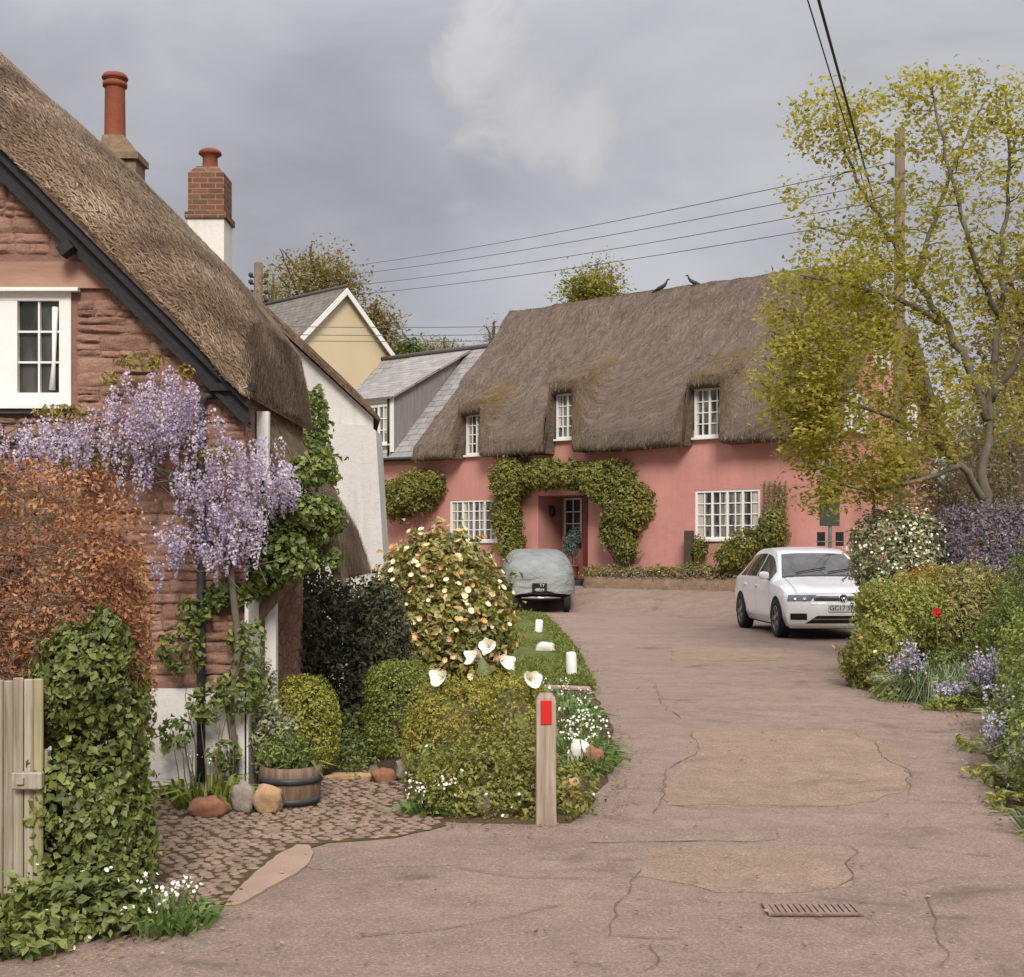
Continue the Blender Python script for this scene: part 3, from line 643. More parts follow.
mc = wn('ShaderNodeMix', data_type='RGBA'); LK(mr2.outputs[0], mc.inputs[0]); LK(rp.outputs[0], mc.inputs[6]); mc.inputs[7].default_value = (*C('a5a3a2'), 1)
sx = wn('ShaderNodeSeparateXYZ'); LK(tcn.outputs['Generated'], sx.inputs[0])
zr = wn('ShaderNodeMapRange'); zr.interpolation_type = 'SMOOTHSTEP'; LK(sx.outputs[2], zr.inputs[0])
for k, v in ((1, .3), (2, .95), (3, 1.), (4, 4.0)): zr.inputs[k].default_value = v
b2 = wn('ShaderNodeBackground'); LK(mc.outputs[2], b2.inputs[0]); LK(zr.outputs[0], b2.inputs[1])
ms = wn('ShaderNodeMixShader'); ms.inputs[0].default_value = .96; LK(b1.outputs[0], ms.inputs[1]); LK(b2.outputs[0], ms.inputs[2])
wo = wn('ShaderNodeOutputWorld'); LK(ms.outputs[0], wo.inputs[0])
sl = bpy.data.lights.new('sun', 'SUN'); sl.energy = 2.0; sl.angle = R(20); sl.color = (1, .95, .88); so = bpy.data.objects.new('sun', sl); COL.objects.link(so); so.location = (-10, -10, 30)
az = R(SUN_AZ); sd = Vector((math.sin(az)*math.cos(R(SUN_EL)), math.cos(az)*math.cos(R(SUN_EL)), math.sin(R(SUN_EL)))); so.rotation_euler = (-sd).to_track_quat('-Z', 'Y').to_euler()
SC.view_settings.view_transform = 'Standard'; SC.view_settings.look = 'None'; SC.view_settings.exposure = 0.76; SC.view_settings.gamma = 1
SC.cycles.use_denoising = True; SC.cycles.max_bounces = 6; SC.cycles.diffuse_bounces = 3; SC.cycles.glossy_bounces = 3; SC.cycles.transmission_bounces = 3; SC.cycles.transparent_max_bounces = 4

# ================================================================ ground and road
mb = MB(); xs = list(np.concatenate([[-900, -200, -60], np.arange(-30, 31, 1.5), [60, 200, 900]])); ys = list(np.concatenate([[-60, -20], np.arange(-5, 60, 1.2), [80, 200, 900, 1600]]))
mb.grid([[(x, y, gz(x, y)-.3) for x in xs] for y in ys], 0, True); mb.build('ground', M['field'])['kind'] = 'structure'
mb = MB(); xs = np.arange(-16, 18.1, .5); ys = np.concatenate([np.arange(-6, 24, 1.), np.arange(24, 40, .3)])
mb.grid([[(x, y, gz(x, y)) for x in xs] for y in ys], 0, True); mb.build('road', M['asphalt'])['kind'] = 'structure'
def flat(name, pts, mat, dz, wob=.02, step=.12):
    pts = [G(*p) for p in pts]; n = len(pts); fine = []
    for i in range(n):
        a, b = pts[i], pts[(i+1) % n]; k = max(1, int((b-a).length/step))
        for j in range(k): q = a.lerp(b, j/k); fine.append((q.x+random.uniform(-wob, wob), q.y+random.uniform(-wob, wob)*1.5, gz(q.x, q.y)+dz))
    m = MB(); N_ = len(fine); m.add(fine+[(x, y, z-dz-.01) for x, y, z in fine], [tuple(range(N_))]+[(i, (i+1) % N_, N_+(i+1) % N_, N_+i) for i in range(N_)]); o = m.build(name, mat); o['kind'] = 'structure'; return o
flat('road_patch', [(691, 732), (873, 732), (909, 766), (904, 793), (850, 806), (664, 806), (664, 784), (691, 754)], M['patch_brown'], .004, .03)
flat('road_patch', [(650, 847), (850, 847), (850, 888), (777, 893), (714, 893), (637, 875)], M['patch_brown'], .004, .02)
flat('road_patch', [(657, 829), (777, 829), (777, 841), (587, 843), (590, 839)], M['patch_dark'], .004, .012)
flat('road_patch', [(673, 648), (786, 648), (777, 661), (673, 661)], M['patch_brown'], .004, .04)
flat('road_patch', [(600, 684), (640, 684), (634, 694), (600, 694)], M['patch_dark'], .004, .03)
flat('road_patch', [(300, 863), (330, 858), (445, 858), (459, 866), (390, 868), (318, 870)], M['patch_dark'], .004, .015)
flat('road_patch', [(180, 942), (225, 938), (248, 944), (225, 951), (190, 951)], M['patch_dark'], .004, .02)
mb = MB()
def crack(pts, w=.012):
    pts = [G(*p) for p in pts]; fine = []
    for a, b in zip(pts[:-1], pts[1:]):
        k = max(2, int((b-a).length/.05))
        for j in range(k): q = a.lerp(b, j/k); fine.append(q)
    fine.append(pts[-1]); L_, R_ = [], []
    for i, q in enumerate(fine):
        t = (fine[min(i+1, len(fine)-1)]-fine[max(i-1, 0)]).normalized(); s_ = Vector((-t.y, t.x, 0)); c = q+s_*(mnoise.noise(q*4)*.05+mnoise.noise(q*13)*.012); ww = w*(.35+abs(mnoise.noise(q*7))*1.6)*(0.15 if i in (0, len(fine)-1) else 1)
        L_.append(c+s_*ww+Vector((0, 0, .008))); R_.append(c-s_*ww+Vector((0, 0, .008)))
    mb.grid([L_, R_], 0, False)
for c in [[(691, 732), (698, 752), (669, 770), (657, 816)], [(766, 731), (814, 728), (850, 731), (873, 742), (886, 761), (909, 770), (909, 797)], [(850, 793), (904, 790)], [(585, 843), (660, 843), (768, 842)], [(929, 893), (936, 933), (945, 970)],
          [(641, 870), (620, 905), (605, 938), (682, 940)], [(655, 684), (662, 705), (680, 718)], [(850, 847), (853, 875), (837, 890)], [(664, 806), (720, 808), (850, 806)], [(560, 863), (640, 860)], [(650, 945), (655, 960), (640, 975)], [(880, 845), (1000, 858)], [(905, 800), (980, 806)], [(715, 712), (800, 706), (900, 712)], [(590, 760), (660, 752)], [(560, 905), (480, 925), (330, 940)], [(455, 868), (520, 880), (610, 880)]]: crack(c, .004)
mb.build('road_cracks', M['crack'])['kind'] = 'structure'
# iron drain grate let into the road
c = G(812, 911); o = empty('drain_grate', 'rusty flat iron drain grate set into the road surface', 'drain grate', c); mb = MB()
mb.box((-.18, -.095, .002), (.18, .095, .006)); mb.build('pit', M['earth'], o, False); mb = MB()
for s_ in (-1, 1): mb.box((-.18, s_*.075-.01, .004), (.18, s_*.075+.01, .013)); mb.box((s_*.19-.012, -.085, .004), (s_*.19+.012, .085, .015))
mb.build('frame', M['iron'], o, False); mb = MB()
for k in range(13): x = -.162+k*.027; mb.box((x-.0095, -.086, .006), (x+.0095, .086, .0125))
mb.build('bar', M['iron'], o, False)
# cobbles by the cottage
CPX = [(118, 800), (255, 793), (345, 775), (425, 772), (446, 826), (395, 838), (330, 843), (312, 848), (285, 862), (262, 885), (225, 905), (160, 905), (95, 860)]
CP = [G(*p) for p in CPX]; CE = [G(*p) for p in [(232, 893), (252, 873), (272, 857), (293, 846), (312, 846), (318, 855), (312, 868), (298, 879), (268, 893), (240, 909)]]
def inside(x, y, poly):
    r = False; j = len(poly)-1
    for i in range(len(poly)):
        a, b = poly[i], poly[j]
        if (a.y > y) != (b.y > y) and x < (b.x-a.x)*(y-a.y)/(b.y-a.y)+a.x: r = not r
        j = i
    return r
flat('cobble_bed', CPX, M['cobblebed'], .006, .01)
mb = MB(); x0, x1 = min(p.x for p in CP), max(p.x for p in CP); y0, y1 = min(p.y for p in CP), max(p.y for p in CP); stp = .064; row = 0; y = y0
while y < y1:
    x = x0+(row % 2)*stp*.5
    while x < x1:
        cx, cy = x+random.uniform(-.015, .015), y+random.uniform(-.014, .014)
        if inside(cx, cy, CP) and not inside(cx, cy, CE) and random.random() > .03:
            r1, r2, a0 = stp*random.uniform(.4, .56), stp*random.uniform(.32, .5), random.uniform(-.5, .5); h = random.uniform(.008, .018); nn = random.choice((5, 6, 6, 7)); vs = []
            for k, (f_, z_) in enumerate(((1., .004), (.86, h*.75), (.5, h))):
                for q in range(nn): t = 2*PI*q/nn+a0; vs.append((cx+math.cos(t)*r1*f_*random.uniform(.9, 1.1), cy+math.sin(t)*r2*f_*random.uniform(.9, 1.1), z_+.004))
            mb.add(vs, [(k*nn+q, k*nn+(q+1) % nn, (k+1)*nn+(q+1) % nn, (k+1)*nn+q) for k in (0, 1) for q in range(nn)]+[tuple(2*nn+q for q in range(nn))], 0, True)
        x += stp*1.12
    y += stp*.86; row += 1
mb.build('cobbled_path', M['cobble'])['kind'] = 'structure'
flat('concrete_edging', [(236, 893), (256, 874), (276, 858), (296, 847), (309, 847), (314, 855), (310, 864), (296, 875), (268, 890), (240, 906), (222, 911)], M['concrete'], .012, .006, .06)

# ================================================================ stone cottage on the left
ST = empty('stone_cottage', 'red rubble stone cottage with steep brown thatch and black bargeboard beside the wisteria', 'cottage', (-4.5, 8, 0))
mb = MB(); XR, XL, YW = -1.64, -7.36, 8.0; wx0, wx1, wz0, wz1 = -3.50, -2.71, 2.43, 3.14
def zr_(x): return .844-x if x > -4.5 else .844+9.0+x
V = lambda x, z, y=YW: (x, y, z)
for poly in ([V(XL, .0), V(XR, .0), V(XR, wz0), V(XL, wz0)], [V(wx1, wz0), V(XR, wz0), V(XR, zr_(XR)), V(wx1, zr_(wx1))], [V(wx0, wz1), V(wx1, wz1), V(wx1, zr_(wx1)), V(wx0, zr_(wx0))], [V(XL, wz0), V(wx0, wz0), V(wx0, zr_(wx0)), V(-4.5, zr_(-4.5)), V(XL, zr_(XL))]):
    mb.add(poly, [tuple(range(len(poly)))])
wall(mb, wx0, wx1, wz0, wz1, [(wx0, wx1, wz0, wz1)], YW, .14)
mb.add([(XR, YW, 0), (XR, 10.2, 0), (XR, 10.2, 2.5), (XR, YW, 2.5)], [(0, 1, 2, 3)], 1); mb.add([(XL, YW, 0), (XL, 10.2, 0), (XL, 10.2, 2.5), (XL, YW, 2.5)], [(3, 2, 1, 0)])
mb.add([(XL, 10.2, 0), (XR, 10.2, 0), (XR, 10.2, 2.48), (-4.5, 10.2, 5.34), (XL, 10.2, 2.48)], [(4, 3, 2, 1, 0)])
sw = mb.build('stone_wall', [M['rubblebase'], M['rubble_side']], ST)
# the individual rubble stones, laid in rough courses, stand proud of the mortar
sv, sr, z, rs = [], [], .69, random.Random(12)
while z < 4.9:
    hz = rs.choice((.04, .055, .065, .08, .1, .13)); x = -5.2+rs.uniform(0, .2)
    while x < min(XR-.015, .79-z-hz):
        if wx0-.03 < x < wx1+.028 and wz0-.07 < z+hz and z < wz1+.03: x = wx1+.028+rs.uniform(0, .01)
        wx = min(hz*rs.uniform(1.3, 3.6), .3); x2 = min(x+wx, XR-.006, .80-z-hz)
        if x < wx0-.035 and x2 > wx0-.04 and wz0-.07 < z+hz and z < wz1+.03: x2 = wx0-.04
        cx, cz = (x+x2)/2, z+hz/2
        sub_ = [(z, hz)] if hz < .09 or rs.random() < .5 else [(z, hz*.48), (z+hz*.5, hz*.48)]
        for z_, h_ in sub_:
            if x2-x < .02 or (wz1-.01 < z_+h_ and z_ < wz1+.17): continue
            o_ = Vector((rs.random()*90, rs.random()*90, 0)); dp_ = rs.uniform(.016, .036); q = []
            tl = rs.uniform(-.16, .16); zj = rs.uniform(-.009, .009)
            for j in range(6):
                for i in range(8):
                    u, v = i/7*2-1, j/5*2-1; k = 1/max(1, (abs(u)**9+abs(v)**9)**(1/9)); u2, v2 = u*k, v*k
                    n_ = mnoise.noise(Vector((u*1.3, v*1.3, 0))+o_); n2_ = mnoise.noise(Vector((u*3.1, v*2.6, 3))+o_)
                    e_ = max(abs(u), abs(v)); n3_ = abs(mnoise.noise(Vector((u*2.1, v*1.9, 7))+o_)); ds = dp_*(1-e_**9)*(.75+.5*n_)+(.016*n2_-.02*n3_)*(1-e_**4)+tl*.05*v*(1-e_**6)
                    q.append((cx+u2*((x2-x)/2-.002)*(1+.06*n_)+n2_*.006, YW-.002-max(-.004, ds), z_+zj+h_/2+v2*(h_/2-.001)*(1+.22*n_)+u*tl*h_*.5+n2_*.005))
            sv.append(q); sr.append(min(1, max(0, rs.gauss(.5, .24))))
        x = x2+rs.uniform(.0, .006)
    z += hz+rs.uniform(-.002, .003)
sm = raw_mesh('rubble', np.array(sv), 48, [(j*8+i, j*8+i+1, (j+1)*8+i+1, (j+1)*8+i) for j in range(5) for i in range(7)], np.array(sr), M['rubble']); sm.polygons.foreach_set('use_smooth', [True]*len(sm.polygons)); link_mesh('rubble', sm, sw)
mb = MB(); mb.box((XL, 7.965, 0), (XR+.012, 7.998, .685)); mb.box((XR+.002, 7.965, 0), (XR+.025, 8.35, 1.22)); mb.build('plinth', M['white'], ST)
mb = MB(); mb.box((-2.24, 7.955, 0.02), (-1.98, 7.963, .07)); mb.build('plinth_vent', M['black'], ST)
mb = MB(); mb.prism([(XL+1.2, 7.972, wz1+.002), (-2.33, 7.972, wz1+.002), (-2.49, 7.972, wz1+.165), (XL+1.2, 7.972, wz1+.165)], (0, .025, 0)); mb.build('lintel_band', M['band'], ST)
def wwin(parent, *a, **k):   # world-coordinate window on a non-rotated thing
    T = Matrix.Translation(-parent.location); return window(parent, *a, T=T, **k)
f = wwin(ST, wx0, wx1, wz0, wz1, 7.985, 2, 2, 3, frame=.072, bar=.012, glass='glass', sill=False, mull=.13)
mb = MB(); mb.box((wx0-.02, 7.93, wz1-.022), (wx1+.06, 7.984, wz1)); mb.build('drip_moulding', M['paintwhite'], f); mb = MB(); mb.box((wx0-.03, 7.93, wz0-.03), (wx1+.02, 7.99, wz0-.004)); mb.build('sill_moulding', M['paintwhite'], f)
mb = MB(); mb.box((wx0, 7.95, wz0-.06), (wx1+.01, 7.99, wz0-.032)); mb.build('sill', M['blackpipe'], f)
mb = MB(); mb.tube([(-2.83, 8.0, 2.52), (-2.82, 8.005, 2.7), (-2.81, 8.0, 3.03)], [.02, .012, .02], 6); mb.build('curtain', M['paintwhite'], f)
# black bargeboard with its moulding and foot
mb = MB()
for (c0, c1, y0_, y1_) in ((.70, .855, 7.90, 7.96), (.80, .875, 7.85, 7.899), (.675, .715, 7.885, 7.955)):
    xb = -1.60
    mb.prism([(xb, y0_, c0-xb), (-4.5, y0_, c0+4.5), (-4.5, y0_, c1+4.5), (xb, y0_, c1-xb)], (0, y1_-y0_, 0)); mb.prism([(XL-.04, y0_, c0+9+XL-.04), (-4.5, y0_, c0+4.5), (-4.5, y0_, c1+4.5), (XL-.04, y0_, c1+9+XL-.04)], (0, y1_-y0_, 0))
mb.box((-1.83, 7.86, 2.50), (-1.56, 7.975, 2.545)); mb.build('bargeboard', M['black'], ST)
mb = MB(); mb.tube([P(66, 246, 7.9), P(78, 240, 7.93), P(88, 236, 7.99)], [.012]*3, 6); mm = Matrix.LocRotScale(P(67, 249, 7.86), __import__('mathutils').Euler((0, R(-38), 0)), None); mb.box((-.045, -.05, -.03), (.045, .05, .03), 0, mm); mb.build('wall_lamp', M['black'], ST)
mb = MB(); mb.tube([(-1.9, 7.94, 2.43), (-1.9, 7.94, .12)], .026, 10); mb.tube([(-1.9, 7.94, 2.42), (-1.87, 7.95, 2.48), (-1.7, 7.97, 2.5)], .024, 8)
for z in (.9, 1.6, 2.2): mb.tube([(-1.9, 7.94, z-.02), (-1.9, 7.94, z+.02)], .032, 10)
mb.build('downpipe', M['blackpipe'], ST)
# thatch: rolled at the near verge, thick square-cut eave on the right
ysr = [7.82, 7.83, 7.86, 7.91, 7.98, 8.06, 8.15, 8.25, 8.35, 8.45, 8.55, 8.65, 8.75, 8.9, 9.1, 9.3, 9.5, 9.7, 9.9, 10.05, 10.16, 10.22, 10.24]; NK = 30
def tv(y): return .05+.58*math.sqrt(max(0, 1-(1-min(1, (y-7.82)/.9))**2))*math.sqrt(max(.12, 1-max(0, (y-10.05)/.22)**2))
out, inn = [], []
for y in ysr:
    o_, i_ = [], []
    for s_ in (1, -1):
        ks = range(NK+1) if s_ > 0 else range(NK-1, -1, -1)
        for k in ks:
            x = -1.585-(2.915)*(k/NK)**1.25; zi = .872-x; lip = min(1, .10+(k/2.6)**.7) if k < 3 else 1
            X = x if s_ > 0 else -9-x
            wav = .03*mnoise.noise(Vector((x*1.3, y*1.3, 3*s_)))
            o_.append((X+(.03*lip if k < 3 and s_ > 0 else 0), y, zi+tv(y)*lip-.12*smooth((-2.6-x)/1.2)-.13*smooth((x+2.0)/.4)*lip+(wav if k > 1 else 0)+.05*math.exp(-((x+4.5)/.25)**2))); i_.append((X, y, zi))
    out.append(o_); inn.append(i_)
out = rough(out, .022, 3.0, 5)
mb = MB(); strip_shell(mb, out, inn); th = mb.build('thatched_roof', M['thatch_near'], ST)
TH = th
link_mesh('straw', straw_mesh([c[:NK+1] for c in out], 110000, .042, .0066, .015, jit=.55), th)
# chimney on the roof: rounded mortar base, tall red pot with cap
c = P(122, 150, 10.0); mb = MB(); zb = 4.2
mb.box((c.x-.1, 9.9, zb), (c.x+.135, 10.15, 4.500)); mb.box((c.x-.13, 9.87, 4.505), (c.x+.16, 10.17, 4.555)); mb.add([(c.x-.13, 9.88, 4.557), (c.x+.14, 9.88, 4.557), (c.x+.14, 10.16, 4.557), (c.x-.13, 10.16, 4.557), (c.x-.13, 9.92, 4.700), (c.x+.03, 9.92, 4.700), (c.x+.03, 10.1, 4.700), (c.x-.13, 10.1, 4.700)], [(0, 1, 5, 4), (1, 2, 6, 5), (2, 3, 7, 6), (3, 0, 4, 7), (4, 5, 6, 7)]); ch = mb.build('chimney', M['stonecap'], ST)
cc = P(115, 136, 10.0); mb = MB(); mb.lathe([(.082, 0), (.08, .02), (.075, .40), (.078, .415), (.092, .42), (.092, .45), (.08, .455), (.075, .47), (.095, .475), (.1, .49), (.085, .515), (.03, .53), (.0, .53)], 20, 0, (cc.x, cc.y, 4.670)); mb.build('chimney_pot', M['terracotta'], ch)
# porch hood and its timber on the right-hand wall
ys_ = [8.35, 8.36, 8.45, 8.7, 9.1, 9.6, 9.95, 10.08, 10.1]; out, inn = [], []
for y in ys_:
    e_ = 1-.55*max(0, (8.45-y)/.1)-.55*max(0, (y-9.95)/.15); o_, i_ = [], []
    for k in range(13):
        t = k/12; x = lerp(-1.12, -1.64, t); z = 1.34+.88*t**.85; o_.append((x+.02, y, z+.15*e_*min(1, .15+k*.5))); i_.append((x-.02, y, z))
    out.append(o_); inn.append(i_)
out = rough(out, .02, 4, 2); mb = MB(); strip_shell(mb, out, inn); ph = mb.build('porch_hood', M['thatch_near'], ST); link_mesh('straw', straw_mesh(out, 8000, .1, .006, .01, jit=.2), ph)
mb = MB(); mb.box((-1.60, 8.42, 0), (-1.53, 8.5, 1.5)); mb.build('porch_post', M['paintwhite'], ST); mb = MB(); mb.box((-1.63, 8.3, 1.98), (-1.555, 8.36, 2.42)); mb.build('eave_post', M['paintwhite'], ST)
mb = MB(); mb.tube([(-1.74, 8.34, .85), (-1.70, 8.34, 1.0), (-1.6, 8.34, 1.16), (-1.42, 8.36, 1.36), (-1.34, 8.4, 1.44)], [.05, .05, .048, .045, .04], 8); mb.build('porch_brace', M['wood_brown'], ST)

# ================================================================ white cottage behind it
WC = empty('white_cottage', 'whitewashed cottage gable with tapering buttress and brick chimney behind the stone cottage', 'cottage', (-4.4, 15, 0))
mb = MB(); xr, xl, ap = -1.6, -7.2, -4.4; z0, z1 = 3.04, 5.62
mb.add([(xl, 15, 0), (xr, 15, 0), (xr, 15, z0), (ap, 15, z1), (xl, 15, z0)], [(0, 1, 2, 3, 4)]); mb.add([(xr, 15, 0), (xr, 19, 0), (xr, 19, z0), (xr, 15, z0)], [(0, 1, 2, 3)]); mb.add([(xl, 19, 0), (xr, 19, 0), (xr, 19, z0), (ap, 19, z1), (xl, 19, z0)], [(4, 3, 2, 1, 0)]); mb.add([(xl, 15, 0), (xl, 19, 0), (xl, 19, z0), (xl, 15, z0)], [(3, 2, 1, 0)])
mb.build('white_wall', M['whitegrey'], WC)
mb = MB(); mb.prism([(-2.06, 14.3, 0), (-1.33, 14.3, 0), (-1.51, 14.42, 2.84), (-1.6, 14.42, 2.9), (-1.94, 14.42, 2.91), (-1.99, 14.42, 2.84)], (0, .66, 0)); mb.build('buttress', M['whitegrey'], WC)
out, inn = [], []
for y in (14.86, 14.88, 14.95, 15.2, 16, 17, 18, 19, 19.1):
    o_, i_ = [], []
    for s_ in (1, -1):
        for k in (range(15) if s_ > 0 else range(13, -1, -1)):
            t = k/14; x = lerp(-1.53, ap, t); z = 3.02+2.66*t; X = x if s_ > 0 else 2*ap-x; o_.append((X+.01*s_, y, z+.09*min(1, .3+k*.4)*(.6 if y < 14.87 else 1))); i_.append((X, y, z-.02))
    out.append(o_); inn.append(i_)
mb = MB(); strip_shell(mb, rough(out, .02, 3, 8), inn); mb.build('thatched_roof', M['thatch_near'], WC)
xa, xb = -4.17, -3.70; mb = MB(); mb.box((xa, 16.7, 4.6), (xb, 17.2, 5.770)); ch = mb.build('chimney', M['white'], WC)
mb = MB(); mb.box((xa-.03, 16.67, 5.772), (xb+.03, 17.23, 5.850)); mb.box((xa+.005, 16.71, 5.852), (xb-.005, 17.19, 6.360)); mb.add([(xa+.005, 16.71, 6.362), (xb-.005, 16.71, 6.362), (xb-.005, 17.19, 6.362), (xa+.005, 17.19, 6.362), (xa+.1, 16.8, 6.470), (xb-.1, 16.8, 6.470), (xb-.1, 17.1, 6.470), (xa+.1, 17.1, 6.470)], [(0, 1, 5, 4), (1, 2, 6, 5), (2, 3, 7, 6), (3, 0, 4, 7), (4, 5, 6, 7)]); mb.build('brickwork', M['brick'], ch)
mb = MB(); mb.lathe([(.11, 0), (.1, .05), (.095, .17), (.13, .2), (.15, .215), (.14, .25), (.09, .28), (0, .285)], 18, 0, ((xa+xb)/2, 16.95, 6.450)); mb.build('chimney_pot', mat_basic('dull_red_pot', C('7c4738'), .85, .15, 9, .2, 50), ch)

for o in children(WC):
    if o.name.startswith(('white_wall', 'thatched_roof')):
        for v in o.data.vertices: v.co.x -= max(0, v.co.y)*.125
# ================================================================ cream-yellow house with slate roof far behind
YH = empty('yellow_house', 'cream yellow gabled house with white bargeboards and slate roof far behind the cottages', 'house', P(343, 546+.0, 42.5)-Vector((0, 0, HC)), R(45))
hw, zt, ze, ln = 2.1, 9.95, 7.9, 4.4
mb = MB(); mb.add([(-hw, 0, 0), (hw, 0, 0), (hw, 0, ze), (0, 0, zt-.05), (-hw, 0, ze)], [(0, 1, 2, 3, 4)]); mb.add([(hw, 0, 0), (hw, ln, 0), (hw, ln, ze), (hw, 0, ze)], [(0, 1, 2, 3)]); mb.add([(-hw, 0, 0), (-hw, ln, 0), (-hw, ln, ze), (-hw, 0, ze)], [(3, 2, 1, 0)]); mb.add([(-hw, ln, 0), (hw, ln, 0), (hw, ln, ze), (0, ln, zt-.05), (-hw, ln, ze)], [(4, 3, 2, 1, 0)]); mb.build('yellow_wall', M['yellow'], YH, False)
for s_ in (-1, 1):
    k = (zt-ze)/hw; e_ = hw+.3
    sheet('slate_roof', [[(s_*e_*t, -.2+(ln+.3)*q/6, zt-k*e_*t+.06) for q in range(7)] for t in np.linspace(0, 1, 9)], M['slate_brown'], YH, thick=.06)
    mb = MB(); mb.prism([(0, -.24, zt+.02), (s_*e_, -.24, zt+.02-k*e_), (s_*e_, -.24, zt-.2-k*e_), (0, -.24, zt-.2)], (0, .05, 0)); mb.build('bargeboard', M['paintwhite'], YH, False)
mb = MB(); mb.tube([(0, -.2, zt+.08), (0, ln+.1, zt+.08)], .07, 6); mb.build('ridge_tile', M['slate_brown'], YH, False)

# ================================================================ slate-roofed pink house (left of the long thatch)
SH = empty('slate_roofed_house', 'pink house with grey slate roof and slate-hung dormer left of the thatched cottage', 'house', (HA.x, HA.y, 0), R(HANG))
mb = MB(); wall(mb, -9.5, -3.0, .2, 4.3, (), 0.0); mb.add([(-9.5, 0, .2), (-9.5, 6.8, .2), (-9.5, 6.8, 4.3), (-9.5, 3.4, 7.75), (-9.5, 0, 4.3)], [(4, 3, 2, 1, 0)]); mb.add([(-9.5, 6.8, .2), (-3, 6.8, .2), (-3, 6.8, 4.3), (-9.5, 6.8, 4.3)], [(3, 2, 1, 0)]); mb.build('pink_wall', M['pink'], SH, False)
sheet('slate_roof', [[(x, y, 4.15+(y+.25)) for x in np.linspace(-9.7, -2.35, 12)] for y in np.linspace(-.25, 3.4, 10)], M['slate'], SH, thick=.05)
sheet('slate_roof', [[(x, y, 4.15+(7.05-y)) for x in np.linspace(-9.7, -2.35, 12)] for y in np.linspace(7.05, 3.41, 10)], M['slate'], SH, thick=.05)
mb = MB(); mb.tube([(-9.7, 3.4, 7.84), (-2.4, 3.4, 7.84)], .08, 8); mb.build('ridge_tile', M['slate_brown'], SH, False)
mb = MB(); mb.tube([(-9.6, -.33, 4.14), (-2.9, -.33, 4.1)], .06, 8); mb.build('gutter', M['black'], SH, False)
dx0, dx1 = -6.4, -4.03
mb = MB(); mb.add([(dx0, -.06, 4.3), (dx1, -.06, 4.3), (dx1, -.06, 6.02), (dx0, -.06, 6.02)], [(0, 1, 2, 3)])
for x, fl in ((dx1, 0), (dx0, 1)): mb.add([(x, -.06, 4.3), (x, 3.2, 7.66), (x, -.06, 6.02)], [(0, 1, 2) if not fl else (2, 1, 0)], 1)
dm = mb.build('dormer', [M['white'], mat_basic('weathered_grey_boards', C('7d7874'), .85, .2, 3, .5, 30, (6, 6, .6))], SH, False)
sheet('dormer_roof', [[(x, y, 6.05+.5*y+.06) for x in np.linspace(dx0-.12, dx1+.14, 6)] for y in np.linspace(-.28, 3.3, 10)], M['slate'], dm, thick=.06)
window(dm, -5.02, -4.17, 4.6, 5.78, -.12, 2, 2, 3, .07, .03, 'glassnet')
mb = MB(); mb.box((dx1-.09, -.13, 4.35), (dx1+.02, -.062, 6.0)); mb.box((dx0, -.13, 5.85), (dx1-.1, -.062, 6.02)); mb.build('corner_board', M['paintwhite'], dm, False)
mb = MB(); mb.tube([(dx1-.12, -.16, 4.2), (dx1-.12, -.16, 6.0)], .035, 6); mb.build('downpipe', M['black'], dm, False)

# ================================================================ long pink thatched cottage
PC = empty('thatched_cottage', 'long pink rendered cottage with sweeping grey thatch and white casement windows facing the road', 'cottage', (HA.x, HA.y, 0), R(HANG))
XE = 9.61; WINS = [(-1.2, -.42, 4.13, 5.27), (1.98, 2.74, 4.42, 5.62), (6.24, 7.1, 4.24, 5.44)]
LW = (-1.85, -.11, 1.70, 2.86); RW = (6.23, 8.02, 1.73, 2.93); PR = (1.33, 2.98, .5, 2.92)
mb = MB(); wall(mb, -3.0, XE, .2, 4.42, [LW, RW], 0, .12) if False else None
wall(mb, -3.0, 1.33, .2, 4.42, [LW], 0, .1); wall(mb, 2.98, XE, .2, 4.42, [RW], 0, .1); wall(mb, 1.33, 2.98, 2.92, 4.42, (), 0)
mb.add([(1.33, 0, .2), (1.33, 1.1, .2), (1.33, 1.1, 2.92), (1.33, 0, 2.92)], [(0, 1, 2, 3)]); mb.add([(2.98, 0, .2), (2.98, 1.1, .2), (2.98, 1.1, 2.92), (2.98, 0, 2.92)], [(3, 2, 1, 0)]); mb.add([(1.33, 0, 2.92), (1.33, 1.1, 2.92), (2.98, 1.1, 2.92), (2.98, 0, 2.92)], [(0, 1, 2, 3)]); mb.add([(1.33, 1.1, .2), (2.98, 1.1, .2), (2.98, 1.1, 2.92), (1.33, 1.1, 2.92)], [(0, 1, 2, 3)])
for a, b, c_, d_ in WINS: mb.box((a-.14, .04, 4.3), (b+.14, .3, d_+.03))
mb.add([(XE, 0, .2), (XE, 6.8, .2), (XE, 6.8, 4.4), (XE, 4.63, 6.78), (XE, 2.17, 6.78), (XE, 0, 4.42)], [(0, 1, 2, 3, 4, 5)])
mb.add([(-3, 6.8, .2), (XE, 6.8, .2), (XE, 6.8, 4.4), (-3, 6.8, 4.4)], [(3, 2, 1, 0)])
mb.build('pink_wall', M['pink'], PC, False)
mb = MB(); mb.box((-3.0, -.012, .2), (1.31, -.002, .98)); mb.box((3.05, -.012, .2), (XE, -.002, .9)); mb.build('tarred_base', mat_basic('dark_damp_base', C('5a3a34'), .9, .3, 6, .4, 30), PC, False)
window(PC, LW[0], LW[1], LW[2], LW[3], .015, 4, 2, 4, .055, .026, 'glassnet'); window(PC, RW[0], RW[1], RW[2], RW[3], .015, 4, 2, 4, .055, .026, 'glassnet')
for a, b, c_, d_ in WINS: window(PC, a, b, c_, d_, -.05, 2, 2, 4, .055, .026, 'glassnet')
